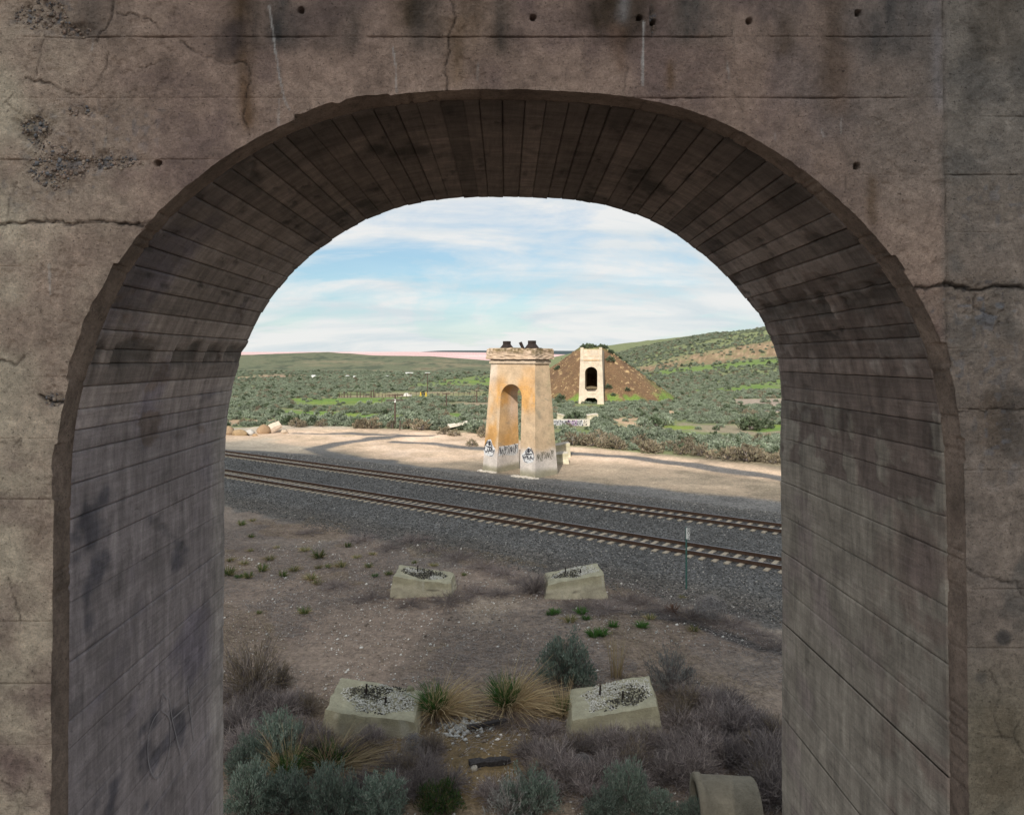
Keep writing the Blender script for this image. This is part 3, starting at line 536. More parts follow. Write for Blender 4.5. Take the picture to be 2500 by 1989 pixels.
# --- the body behind
s_ = np.linspace(0, SL, 160); A, Nn = arc(s_); A2 = A-Nn*.045
BX0, BX1, BZ = -6.4, 7.2, 13.6
ang = np.arctan2(A2[:, 0]-OC[0], A2[:, 1]-OC[1]); dx, dz = np.sin(ang), np.cos(ang)
tt = np.minimum(np.where(dx > 1e-6, (BX1-OC[0])/np.maximum(dx, 1e-6), np.where(dx < -1e-6, (BX0-OC[0])/np.minimum(dx, -1e-6), 1e9)), np.where(dz > 1e-6, (BZ-OC[1])/np.maximum(dz, 1e-6), 1e9))
B2 = np.c_[OC[0]+dx*tt, OC[1]+dz*tt]; B2[0] = (BX0, -.9); B2[-1] = (BX1, -.9)
for tgt in ((BX0, BZ), (BX1, BZ)):
    i = np.argmin(np.hypot(B2[:, 0]-tgt[0], B2[:, 1]-tgt[1])); B2[i] = tgt
n = len(s_); lay = [np.c_[P[:, 0], np.full(n, y), P[:, 1]] for P, y in ((A2, DW+.16), (B2, DW+.16), (B2, DE), (A2, DE))]
lay[3][:, 0] += skewx(s_, DE); bvv = np.vstack(lay); bf = []
for k_ in range(4):
    a0, b0 = k_*n, ((k_+1) % 4)*n
    bf += [(a0+i, a0+i+1, b0+i+1, b0+i) for i in range(n-1)]
part('wall_body', bvv, bf, MW, pier, np.ones((len(bvv), 3))*np.array((.33, .27, .225)))
# chalk loops on the left jamb
JX = cv[200, 0]+.016
def jam(px, py):
    d = F*JX/(px-CX); return (JX+.004, d, H-(py-HY)*d/F)
def zz5(*p): return [(x/2.45, 1289+y/2.45) for x, y in p]
MCH = m_plain('faint_chalk', (.305, .285, .295), .9, 0, 60, .35)
def smooth_line(p, n=40):
    p = np.array(p, float); l = np.r_[0, np.cumsum(np.linalg.norm(np.diff(p, axis=0), axis=1))]; t = np.linspace(0, l[-1], n)
    q = np.stack([np.interp(t, l, p[:, i]) for i in range(p.shape[1])], -1); k = np.ones(5)/5
    pq = np.pad(q, ((2, 2), (0, 0)), 'edge'); return np.stack([np.convolve(pq[:, i], k, 'valid') for i in range(p.shape[1])], -1)
for pl in (zz5((960, 1085), (905, 1150), (882, 1250), (880, 1350), (890, 1430), (925, 1505), (965, 1480), (1000, 1400), (1022, 1250), (1018, 1130), (960, 1085)), zz5((1010, 1010), (1030, 1150), (1080, 1360)), zz5((1120, 920), (1135, 1080), (1160, 1275)), zz5((1030, 1140), (1120, 1060), (1190, 985), (1245, 925)), zz5((960, 1040), (975, 985), (1000, 1025))):
    p3 = smooth_line(np.array([jam(a, b) for a, b in pl]))[None]
    v, q = ribbons(p3, np.full(p3.shape[:2], .0065), up=np.array((1., 0, 0)))
    part('chalk_mark', v, q, MCH, pier)

# ------------------------------------------------------------------ railway tracks
TD = np.array((.8, -.6)); TNn = np.array((.6, .8))
def rail_profile(): return [(-.07, 0), (.07, 0), (.07, .016), (.012, .04), (.010, .125), (.036, .14), (.036, .172), (-.036, .172), (-.036, .14), (-.010, .125), (-.012, .04), (-.07, .016)]
tie_v = np.array([(-1.3, -.13, -.2), (1.3, -.13, -.2), (1.3, .13, -.2), (-1.3, .13, -.2), (-1.3, -.105, 0), (-.5, -.105, -.02), (.5, -.105, -.02), (1.3, -.105, 0), (1.3, .105, 0), (.5, .105, -.02), (-.5, .105, -.02), (-1.3, .105, 0)])
tie_f = [(4, 5, 10, 11), (5, 6, 9, 10), (6, 7, 8, 9), (0, 1, 7, 6, 5, 4), (2, 3, 11, 10, 9, 8), (0, 4, 11, 3), (1, 2, 8, 7)]
tie_me = mesh('tie', tie_v, tie_f, MTIE)
rot_t = math.atan2(TNn[1], TNn[0])
clip_me = mesh('rail_clip', *join(box((-.62-.12, 0, .03), (.10, .12, .06)), box((-.62-.16+.30, 0, .03), (.10, .12, .06)), box((.86, 0, .03), (.10, .12, .06)), box((.60, 0, .03), (.10, .12, .06))), MRUST)
def track(label, c0, s0, s1):
    c0 = np.array(c0); t = thing('railway_track', label, 'railway track', (c0[0], c0[1], -.175), 'pair of parallel railway tracks')
    for sg in (-1, 1):
        prof = rail_profile(); cc = c0+TNn*.755*sg; V = []
        for s in (s0, s1):
            for a, b in prof: p = cc+TD*s+TNn*a; V.append((p[0], p[1], -.172+b))
        k = len(prof); f = [(i, (i+1) % k, k+(i+1) % k, k+i) for i in range(k)]+[tuple(range(k)), tuple(range(2*k-1, k-1, -1))]
        ro = part('rail', V, f, MRUST, t); ro.data.materials.append(MRTOP); ro.data.polygons[6].material_index = 1
    s = s0+.3; i = 0
    while s < s1:
        p = c0+TD*s; o = link('tie', tie_me, t); o.location = (p[0]-c0[0]+random.uniform(-.02, .02), p[1]-c0[1], .0); o.rotation_euler = (0, 0, rot_t+random.uniform(-.012, .012)); s += .61; i += 1
track('nearer railway track with two rusty rails on pale concrete ties', (14.0, 33.65), -58, 26)
track('farther railway track nearest the tall graffitied pier', (14+.6*7.3, 33.65+.8*7.3), -62, 32)

# ------------------------------------------------------------------ piers beyond
def patch(P, nu, nv, colf, mat, name, parent, seed=0, rough=.0):
    """P(u,v)->xyz over a unit square"""
    u, v = np.meshgrid(np.linspace(0, 1, nu), np.linspace(0, 1, nv), indexing='ij'); q = P(u, v)
    return q.reshape(-1, 3), grid_faces(nu, nv), colf(u, v, q).reshape(-1, 3)
def opening_pier(C, e1, e2, zs, half_w, half_d, wopen, colf, mat, parent, name='shaft', nx=9, zback=None):
    """battered pier with an opening of half-width wopen(z); half_w, half_d give half sizes by height"""
    C, e1, e2 = np.array(C), np.array(e1), np.array(e2); zs = np.array(zs); V, Q, K = [], [], []; n0 = 0
    hw, hd, wo = half_w(zs), half_d(zs), wopen(zs)
    def add(pts, face, flip):
        nonlocal n0
        nu, nv = pts.shape[:2]; V.append(pts.reshape(-1, 3)); Q.append(grid_faces(nu, nv, flip)+n0); K.append(colf(pts, face).reshape(-1, 3)); n0 += nu*nv
    def pos(a, b):                                     # a along e1, b along e2 (arrays over rows)
        xy = C+a[..., None]*e1+b[..., None]*e2; return xy
    def surf(a0, a1, b0, b1, n):
        t = np.linspace(0, 1, n)[:, None]; a = a0+(a1-a0)*t; b = b0+(b1-b0)*t
        xy = pos(a, b); return np.concatenate([xy, np.broadcast_to(zs, a.shape)[..., None]], -1)
    for b, fl, nm in ((-hd, False, 'front'), (hd, True, 'back')):
        add(surf(-hw, -wo, b, b, nx), nm, fl); add(surf(wo, hw, b, b, nx), nm, fl)
    add(surf(-hw, -hw, -hd, hd, nx), 'right', True); add(surf(hw, hw, -hd, hd, nx), 'left', False)
    for sgn, fl in ((-1, False), (1, True)): add(surf(sgn*wo, sgn*wo, -hd, hd, nx), 'jamb'+('R' if sgn < 0 else 'L'), fl)
    return part(name, np.vstack(V), np.vstack(Q), mat, parent, np.vstack(K))
def solid(C, e1, e2, hw0, hd0, z0, hw1, hd1, z1, nx=14, ny=6, rough=0, seed=0, nz=3):
    """block with its faces cut into a grid so that edges can crumble"""
    C, e1, e2 = np.array(C), np.array(e1), np.array(e2); bv_, bf_ = [], []
    A_ = np.array([(-1, -1), (1, -1), (1, 1), (-1, 1)], float); ring = []
    for i in range(4):
        a, b = A_[i], A_[(i+1) % 4]; m = nx if i % 2 == 0 else ny
        for k in range(m): ring.append(a+(b-a)*k/m)
    ring = np.array(ring); n = len(ring); V = []
    rows = [(hw0+(hw1-hw0)*t, hd0+(hd1-hd0)*t, z0+(z1-z0)*t) for t in np.linspace(0, 1, nz)]+[(hw1*.97, hd1*.94, z1+.03), (hw1*.5, hd1*.5, z1+.04)]
    for k, (hw, hd, z) in enumerate(rows):
        xy = C+ring[:, :1]*hw*e1+ring[:, 1:]*hd*e2; zz = np.full(n, z)+rough*(vn(ring[:, 0]*hw*2, ring[:, 1]*hd*2+k*.7, 0, seed)-.5)*(1 if k >= nz-1 else .25)
        xy = xy+rough*.6*(np.stack([vn(ring[:, 0]*hw*2.2, ring[:, 1]*hd*2.2+k*1.3, 0, seed+1), vn(ring[:, 0]*hw*2.2, ring[:, 1]*hd*2.2+k*1.3, 0, seed+2)], -1)-.5)
        V.append(np.c_[xy, zz])
    f = [(k*n+i, k*n+(i+1) % n, (k+1)*n+(i+1) % n, (k+1)*n+i) for k in range(len(rows)-1) for i in range(n)]+[tuple(range((len(rows)-1)*n, len(rows)*n)), tuple(range(n-1, -1, -1))]
    return np.vstack(V), f
AM = R(43); mC = np.array((3.22, 63.7)); me1 = np.array((-math.cos(AM), math.sin(AM))); me2 = np.array((math.sin(AM), math.cos(AM)))
mp = thing('bridge_pier', 'tall rust stained concrete pier with arched slot and graffiti beside the tracks', 'bridge pier', (mC[0], mC[1], -.6))
mhw = lambda z: np.interp(z, [-1, 9.05], [3.07, 2.54]); mhd = lambda z: np.interp(z, [-1, 9.05], [1.58, .98])
def mwo(z):
    z = np.asarray(z, float); w = np.interp(z, [-1, 6.1], [1.36, 1.22]); k = np.clip((z-6.1)/1.15, 0, 1); return np.where(z > 6.1, 1.22*np.sqrt(np.maximum(1-k*k, 0)), w)
def mcol(p, face):
    x, y, z = p[..., 0], p[..., 1], p[..., 2]; a = (x-mC[0])*me1[0]+(y-mC[1])*me1[1]; b = (x-mC[0])*me2[0]+(y-mC[1])*me2[1]
    w1 = (fbm(a*.9+5, b*.9, z*.5, 4, 81)-.5)*2; w2 = (fbm(a*1.5, b*1.5, z*3.2, 4, 82)-.5)*2; w3 = (fbm(a*2.5, b*2.5, z*.35, 4, 83)-.5)*2
    c = np.ones(x.shape+(3,))*np.array((.50, .365, .235))
    def mx(cc, m):
        nonlocal c
        m = np.clip(m, 0, 1)[..., None]; c = c*(1-m)+np.array(cc)*m
    o = S(.0, .55, w1+.25*w3+.15)*S(.4, 1.6, z)*S(8.6, 6.8, z)
    if face in ('jambL', 'front'): mx((.50, .27, .09), o*.95)
    if face == 'front': mx((.52, .29, .11), S(-.95, -1.45, a+.25*w3+.2*w1)*S(9, 8.6, z)*S(3, 7, z+1.6*w1)*(.45+.4*w2)); mx((.50, .30, .14), S(-.3, -.9, a+.5*w2)*S(7.0, 7.4, z)*S(8.0, 7.5, z)*.6); mx((.58, .50, .42), S(1.5, 2.0, a)*S(6, 8, z)*.6)
    if face == 'jambL': mx((.52, .29, .10), S(1, 2.2, z)*S(6, 4, z)*.55); mx((.60, .49, .42), S(-.4, .4, b)*S(3, 5, z)*.5)
    if face == 'right': mx((.50, .37, .235), S(-.2, .5, w2)*.8); mx((.27, .23, .165), S(.05, .5, w2+.3*w3)*S(2.5, 4.5, z)*S(7.5, 6, z)*.7); mx((.30, .26, .15), S(.5, 1.4, b+w2)*.5)
    mx((.26, .21, .15), S(.25, .6, w2)*.45); mx((.58, .53, .49), S(2.0, 1.1, z+.5*w1)*.85); mx((.30, .275, .20), S(.25, -.2, z+.25*w1)*.75); mx((.22, .20, .13), S(.0, -.4, z+.3*w2)*.6)
    return c
mz_ = np.r_[np.linspace(-1, 6.0, 60), np.linspace(6.1, 7.249, 30), np.linspace(7.251, 9.05, 18)]
MP = m_conc('stained_pier_concrete', .8, .03)
opening_pier(mC, me1, me2, mz_, mhw, mhd, mwo, mcol, MP, mp)
v, f = solid(mC, me1, me2, 2.66, 1.10, 9.05, 2.66, 1.10, 9.34, rough=.02); part('frieze', v, f, MP, mp, np.ones((len(v), 3))*np.array((.47, .37, .27)))
v, f = solid(mC, me1, me2, 2.55, 1.0, 9.36, 2.55, 1.0, 9.44, rough=.0); part('shadow_joint', v, f, MP, mp, np.ones((len(v), 3))*np.array((.25, .2, .15)))
v, f = solid(mC, me1, me2, 2.86, 1.30, 9.44, 2.80, 1.24, 10.33, nx=60, ny=26, rough=.20, seed=5, nz=9)
w1 = fbm(v[:, 0]*2, v[:, 1]*2, v[:, 2]*2, 4, 86)[:, None]; w2 = fbm(v[:, 0]*3, v[:, 1]*3, v[:, 2]*3, 4, 87); zc = np.clip(S(9.75, 10.25, v[:, 2]+1.3*(w1[:, 0]-.5))*S(.36, .5, w2), 0, 1)[:, None]
part('cap', v, f, MP, mp, np.array((.47, .35, .25))*(1-zc)+np.array((.16, .115, .055))*zc+(w1-.5)*.15)
for s in (1.5, -1.42):
    cxy = mC+me1*s; bs = thing  # bearing shoe: flared riveted casting with a square head
    v1, f1 = solid(cxy, me1, me2, .56, .42, 10.34, .26, .24, 10.78, 4, 4); v2, f2 = box((cxy[0], cxy[1], 10.93), (.52, .5, .26), math.atan2(me1[1], me1[0])); v3, f3 = box((cxy[0], cxy[1], 10.40), (1.35, 1.0, .06), math.atan2(me1[1], me1[0]))
    v4, f4 = join((v1, f1), (v2, f2), (v3, f3)); part('bearing_shoe', v4, f4, MSTEEL, mp)
q = mC+me1*(-.62); v, f = tube((q[0]-.12, q[1], 10.3), (q[0]-.42, q[1]-.1, 10.92), .13, .15, 6); part('bent_plate', v, f, MSTEEL, mp)
for s, wd in ((0, 4.9),):
    pass
# white crumbled footing rim round the pier's base
def rim(cx, cy, n, rx, ry, sd, parent):
    r_ = np.random.default_rng(sd); out = []
    for i in range(n):
        t = r_.uniform(-1, 1); p = np.array((cx, cy))+me1*t*rx+me2*r_.normal()*ry; s = r_.uniform(.06, .22)
        z = float(zg(p[0], p[1])); b, ff = box((p[0], p[1], z+.02), (s*1.5, s, s*.6), r_.uniform(0, 3)); b = b+r_.normal(size=b.shape)*s*.12; out.append((b, ff))
    v, f = join(*out); o = part('crumbled_footing', v, f, MT, parent, np.ones((len(v), 3))*np.array((.62, .56, .48))); o['kind'] = 'stuff'
p0 = mC-me2*1.75; rim(*(p0+me1*2.4), 70, 1.0, .12, 1, mp); rim(*(p0-me1*2.0), 90, 1.3, .18, 2, mp)
# graffiti: white ground and black letter strokes, a few mm proud of the concrete
MGW = m_plain('graffiti_white', (.56, .555, .55), .85, 0, 6, .3); MGB = m_plain('graffiti_black', (.03, .03, .038), .8, 0, 12, .3); MGS = m_plain('graffiti_grey', (.20, .215, .24), .8, 0, 5, .35)
def face_pt(face, a, z):
    hw, hd = float(mhw(z)), float(mhd(z))
    if face == 'front': p = mC+me1*a-me2*(hd+.008)
    elif face == 'right': p = mC-me1*(hw+.008)+me2*a
    else: p = mC+me1*(float(mwo(z))-.008)+me2*a
    return (p[0], p[1], z)
def graff(face, a0, a1, z0, z1, seed, style, parent):
    r_ = random.Random(seed); fl = seed == 3; P = lambda u, v_: face_pt(face, a0+(a1-a0)*(1-u if fl else u), z0+(z1-z0)*v_)
    def poly(pts, mat, lift=0):
        vv = [P(*p) for p in pts]; me_ = part('graffiti_fill', vv, [tuple(range(len(vv)))], mat, parent)
    def line(pts, w, mat=MGB):
        p3 = smooth_line([P(*p) for p in pts], 16)[None]; nv = np.array((-me2[0], -me2[1], 0)) if face == 'front' else np.array((-me1[0], -me1[1], 0))
        p3 = p3+nv*.006; v, q = ribbons(p3, np.full(p3.shape[:2], w), up=nv); return v, q
    L_ = []
    if style == 'face':
        poly([(x_+r_.uniform(-.07, .07), y_+r_.uniform(-.06, .03)) for x_, y_ in ((0, .30), (.06, .62), (.3, .98), (.55, 1), (.8, .78), (.98, .45), (.8, .05), (.5, .0), (.1, .05))], MGW)
        for sh in ([(.1, .58), (.3, .9), (.5, .96), (.72, .74), (.8, .55), (.1, .58)], [(.12, .6), (.5, .5), (.8, .55)], [(.3, .9), (.36, .7), (.52, .62)], [(.5, .96), (.56, .72), (.74, .6)]): L_.append(line(sh, .035))
        L_.append(line([(.42, .86), (.5, .72), (.47, .62)], .10, MGS))
        for i in range(13):
            x = .05+.9*i/13; y = r_.uniform(.1, .3); L_.append(line([(x, y), (x+r_.uniform(-.04, .08), y+r_.uniform(.08, .25)), (x+r_.uniform(.02, .1), y+r_.uniform(.0, .25))], .028))
        for i in range(7): x = .45+.3*r_.random(); y = .2+.25*r_.random(); L_.append(line([(x, y), (x+.05, y+.04), (x+.03, y+.08), (x, y+.02)], .03))
        L_.append(line([(0, .30), (.06, .62), (.3, .98)], .03)); L_.append(line([(.98, .45), (.8, .05), (.5, 0)], .025))
    else:
        if style == 'word': poly([(0, .15), (.03, .95), (.5, .93), (1, 1), (1, .3), (.85, .05), (.5, .12), (.3, .25)], MGW)
        n = 9
        for i in range(n):
            x = .02+.96*i/n; w_ = .96/n*.8; k = i % 5; y0, y1 = r_.uniform(.12, .3), r_.uniform(.85, .98)
            sh = {0: [(x, y0), (x+w_*.5, y1), (x+w_, y0)], 1: [(x, y1), (x, y0), (x+w_, y1), (x+w_, y0)], 2: [(x, y1), (x+w_, y1), (x, y0), (x+w_, y0)], 3: [(x, y0), (x, y1), (x+w_, y1-.05), (x+.1*w_, .55)], 4: [(x+w_, y1), (x, y1-.1), (x+w_*.9, .5), (x, y0)]}[k]
            L_.append(line(sh, .030)); L_.append(line([(x+w_*1.1, y1), (x+w_*.95, y0-.12)], .022))
    if L_:
        v, q, _ = catq([(v, q, np.zeros((len(v), 3))) for v, q in L_])
        part('graffiti_lines', v, q, MGB if style != 'faded' else m_plain('faded_paint', (.13, .12, .09), .9), parent)
graff('front', 2.95, 1.62, .75, 2.25, 1, 'face', mp); graff('jamb', -1.35, 1.35, .65, 1.75, 2, 'word', mp); graff('front', -1.5, -2.85, .62, 1.95, 3, 'face', mp); graff('right', -1.35, 1.2, .65, 1.6, 4, 'faded', mp)

# far pier (end of the old bridge) set into the embankment
AF = R(11); fC0 = np.array((24.35, 161.9)); fe1 = np.array((-math.cos(AF), math.sin(AF))); fe2 = np.array((math.sin(AF), math.cos(AF))); FD = 11.0
fC = fC0+fe2*FD
fp = thing('bridge_abutment', 'pale concrete abutment with tall window opening set into brown embankment', 'bridge abutment', (fC[0], fC[1], -.6))
fhw = lambda z: np.interp(z, [-1, 11.4], [2.83, 2.36]); fhd = lambda z: np.full_like(np.asarray(z, float), FD)
def fwo(z):
    z = np.asarray(z, float); k = np.clip((z-6.35)/1.25, 0, 1); up = np.where(z > 6.35, 1.38*np.sqrt(np.maximum(1-k*k, 0)), np.interp(z, [2.1, 2.101, 2.65], [0, .85, 1.38]))
    lo = np.interp(z, [-.2, .15, .62, .621], [1.38, 1.38, .85, 0]); return np.where(z < 1, lo, np.where(z < 2.1, 0, np.where(z > 7.6, 0, up)))
def fcol(p, face):
    a = (p[..., 0]-fC[0])*fe1[0]+(p[..., 1]-fC[1])*fe1[1]; z = p[..., 2]; w1 = (fbm(a*.8, z*.8, p[..., 1]*.4, 4, 91)-.5)*2; w2 = (fbm(a*3, z*.5, p[..., 1], 4, 92)-.5)*2
    c = np.ones(z.shape+(3,))*np.array((.55, .455, .35))
    m = (np.clip(S(.1, .6, w2)*S(6, 10, z), 0, 1)*.5)[..., None]; c = c*(1-m)+np.array((.45, .28, .12))*m
    m = (S(.1, .6, w1)*.35)[..., None]; return c*(1-m)+np.array((.48, .39, .29))*m
fz_ = np.r_[-1, -.2, .0, .15, .3, .45, .6199, .6211, 1.0, 1.5, 2.0999, 2.1011, np.linspace(2.2, 2.65, 5), np.linspace(3, 6.35, 9), np.linspace(6.45, 7.599, 18), 7.61, np.linspace(8, 11.4, 8)]
opening_pier(fC, fe1, fe2, fz_, fhw, fhd, fwo, fcol, MC, fp, nx=7)
v, f = solid(fC+fe2*.0, fe1, fe2, 2.34, FD-.02, 11.4, 2.34, FD-.02, 11.42, 4, 4); part('deck_slab', v, f, MC, fp, np.ones((len(v), 3))*np.array((.5, .4, .28)))
def fbox(a0, a1, z0, z1, proud, nm, col, th=.25):
    c = fC-fe2*(FD+proud-th/2)+fe1*(a0+a1)/2; v, f = box((c[0], c[1], (z0+z1)/2), (abs(a1-a0), th, z1-z0), math.atan2(fe1[1], fe1[0])); return part(nm, v, f, MC, fp, np.ones((len(v), 3))*np.array(col))
fbox(2.40, 1.72, 9.1, 12.0, .14, 'parapet_post', (.54, .45, .34)); fbox(-1.80, -2.44, 9.1, 12.0, .14, 'parapet_post', (.54, .45, .34)); fbox(1.7, -1.78, 9.0, 9.22, .10, 'ledge', (.50, .33, .18)); fbox(1.7, -1.78, 9.95, 10.12, .05, 'ledge', (.55, .43, .3)); fbox(1.7, -1.78, 11.4, 11.62, .02, 'ledge', (.56, .45, .3))
fbox(1.4, -1.4, 1.55, 1.72, .04, 'ledge', (.6, .5, .37)); 
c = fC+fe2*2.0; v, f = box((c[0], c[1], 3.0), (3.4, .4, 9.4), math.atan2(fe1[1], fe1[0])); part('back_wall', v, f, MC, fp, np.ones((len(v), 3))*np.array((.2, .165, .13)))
sp_, n_ = [], 0
v = np.array([(a, b, .6*math.cos(a/1.4)*max(0, 1-abs(b)/2.2)) for a in np.linspace(-1.38, 1.38, 9) for b in np.linspace(-2, 2, 7)]); v = np.c_[fC0[0]+v[:, 0:1]*fe1[0]+(v[:, 1:2]+3.2)*fe2[0], fC0[1]+v[:, 0:1]*fe1[1]+(v[:, 1:2]+3.2)*fe2[1], v[:, 2]+2.55]
part('soil_heap', v, grid_faces(9, 7), MG, fp, np.ones((63, 3))*np.array((.22, .17, .10)), True)

# ------------------------------------------------------------------ concrete footings
def footing(name, label, cat, top, spread, zb, group=None, col=(.44, .41, .29), bolts=True, crumble=True, seed=0, dark=.5):
    """top: four corners (front left, front right, back right, back left)"""
    T = np.array(top, float); c = T.mean(0); rr_ = np.random.default_rng(seed)
    t = thing(name, label, cat, (c[0], c[1], zb), group); NU, NV = 33, 25
    u, v = np.meshgrid(np.linspace(0, 1, NU), np.linspace(0, 1, NV), indexing='ij')
    def bil(u, v, Q): return (Q[0]*(1-u[..., None])*(1-v[..., None])+Q[1]*u[..., None]*(1-v[..., None])+Q[2]*u[..., None]*v[..., None]+Q[3]*(1-u[..., None])*v[..., None])
    B = c+(T-c)*(1+spread); B[:, 2] = zb-.25
    Tt = bil(u, v, T); rgh = (fbm(u*5+seed, v*4, 0, 4, 95+seed)-.5)*2
    inner = S(1.0, .72, np.hypot((u-.54)/.44, (v-.54)/.42)+.35*rgh) if crumble else 0*u
    Tt[..., 2] -= inner*.05*(1+rgh)
    edge = np.minimum(np.minimum(u, 1-u), np.minimum(v, 1-v)); Tt[..., 2] -= .03*(edge < .01)
    Tt[..., 2] += (edge < .08)*rgh*.012
    cc = np.ones(u.shape+(3,))*np.array(col)*(.92+.18*rgh[..., None])
    parts = [(Tt.reshape(-1, 3), grid_faces(NU, NV), cc.reshape(-1, 3))]
    NZ = 15
    for i in range(4):
        a, b, d, e = T[i].copy(), T[(i+1) % 4].copy(), B[(i+1) % 4], B[i]; a[2] -= .03; b[2] -= .03
        su, sv = np.meshgrid(np.linspace(0, 1, NU), np.linspace(0, 1, NZ), indexing='ij')
        top_edge = a*(1-su[..., None])+b*su[..., None]; P_ = top_edge*(1-sv[..., None])+(e*(1-su[..., None])+d*su[..., None])*sv[..., None]
        w_ = (fbm(P_[..., 0]*1.5+P_[..., 1]*1.5, P_[..., 2]*4, seed, 4, 97)-.5)*2; ww = (fbm(P_[..., 0]*4+P_[..., 1]*4, P_[..., 2]*1.2, seed, 4, 98)-.5)*2
        k = np.ones(su.shape+(3,))*np.array((.47, .42, .305))*(1+.38*w_[..., None]); crk_ = np.exp(-((sv-.40-.10*(fbm(su*3+i*5, seed, 0, 4, 99)-.5))/.016)**2)*S(.35, .5, fbm(su*4, i+seed, 0, 3, 98)); k = k*(1-.7*crk_[..., None])
        st = (S(.35, .15, sv+.1*w_)*.55)[..., None]; k = k*(1-st)+np.array((.30, .27, .165))*st; st = (S(.3, .6, ww)*.45)[..., None]; k = k*(1-st)+np.array((.55, .52, .43))*st
        parts.append((P_.reshape(-1, 3), grid_faces(NU, NZ, True), k.reshape(-1, 3)))
    V, Q, K = catq(parts); V = V+.15*(np.stack([fbm(V[:, 0]*1.9+i*7, V[:, 1]*1.9, V[:, 2]*1.9, 4, 130+i) for i in range(3)], -1)-.5)
    part('block', V, Q, MF, t, K)
    if crumble:                                        # broken aggregate in the middle of the top
        m = np.argwhere(inner.ravel() > .45).ravel(); out = []; cl = []
        pts = Tt.reshape(-1, 3)
        tri = []
        for _ in range(2000):
            uu, v2 = rr_.uniform(.08, .97), rr_.uniform(.08, .97); k1 = np.hypot((uu-.56)/.47, (v2-.55)/.47)+.5*(float(vn(uu*5+seed, v2*5, 0, 96))-.5)
            if k1 > 1: continue
            p = bil(np.array(uu), np.array(v2), T); s = rr_.uniform(.010, .034); p = p+(0, 0, -.035+s*.5+.02*rr_.random())
            o_ = np.array([(1, 0, 0), (-1, 0, 0), (0, 1, 0), (0, -1, 0), (0, 0, .8), (0, 0, -.8)])*s*rr_.uniform(.6, 1.4, size=(6, 1)); tri.append(o_+p)
            wt = float(vn(uu*4+seed*3, v2*3, 0, 99)); cl.append(np.array((.62, .60, .54)) if rr_.random() < np.clip((wt-dark)*3+.5, .06, .95) else np.array((.06, .055, .045))*rr_.uniform(.6, 2))
        n = len(tri); V = np.vstack(tri); oc = np.array([(0, 2, 4), (2, 1, 4), (1, 3, 4), (3, 0, 4), (2, 0, 5), (1, 2, 5), (3, 1, 5), (0, 3, 5)])
        Q = (oc[None]+6*np.arange(n)[:, None, None]).reshape(-1, 3); o = part('broken_aggregate', V, Q, MT, t, np.repeat(np.array(cl), 6, 0)); o['kind'] = 'stuff'
    if bolts:
        for uu, v2, hh in ((.36, .62, .26), (.62, .42, .16)):
            p = bil(np.array(uu), np.array(v2), T); v, f = tube(p-(0, 0, .1), p+(.02, 0, hh), .028, .026, 7); part('anchor_bolt', v, f, MSTEEL, t)
    return t
def tp(z, *pp): return [at(px, py, F*(H-zz)/(py-HY)) for (px, py), zz in zip(pp, z)]
FG = 'four footings of the vanished bridge tower'
footing('concrete_footing', 'nearest left concrete footing, broad low top with white gravel patch', 'footing', tp((.10, -.20, -.20, .10), (794, 1732), (1009, 1759), (1031, 1682), (836, 1652)), .17, -.66, FG, seed=1, dark=.40)
footing('concrete_footing', 'nearest right concrete footing, tilted top of black and white rubble with two iron pins', 'footing', tp((-.13, .29, .29, -.13), (1397, 1757), (1606, 1719), (1584, 1645), (1389, 1680)), .20, -.66, FG, seed=2, dark=.38)
footing('concrete_footing', 'left footing of the pair near the gravel, dark rubble top sloping right', 'footing', tp((.29, -.03, -.03, .29), (959, 1407), (1100, 1422), (1107, 1397), (978, 1377)), .16, -.66, FG, seed=3, dark=.60)
footing('concrete_footing', 'right footing of the pair near the gravel, whitish crumbling top sloping left', 'footing', tp((-.03, .43, .43, -.03), (1337, 1427), (1474, 1400), (1457, 1372), (1330, 1397)), .16, -.66, FG, seed=4, dark=.38)
FH = 'leftover footings beyond the tracks'
def simple_foot(label, px0, px1, pyt0, pyt1, pyb, z, depth, seed, col=(.5, .44, .36)):
    d = F*(H+.6)/(pyb-HY); a = at(px0, pyt0, d); b = at(px1, pyt1, d)
    return footing('concrete_footing', label, 'footing', [a, b, (b[0]+.1, b[1]+depth, b[2]), (a[0]+.1, a[1]+depth, a[2])], .14, -.62, FH, col, False, False, seed)
simple_foot('upper concrete block of the two right behind the tall pier', 1350, 1391, 1088, 1081, 1116, 0, 1.8, 11); simple_foot('lower concrete block of the two right behind the tall pier', 1350, 1387, 1110, 1106, 1132, 0, 1.8, 12)
simple_foot('left pale block behind the graffiti covered low wall', 1361, 1379, 1010, 1014, 1028, 0, 2, 13, (.62, .54, .45)); simple_foot('right pale block behind the graffiti covered low wall', 1434, 1460, 1014, 1010, 1029, 0, 2, 14, (.62, .54, .45))
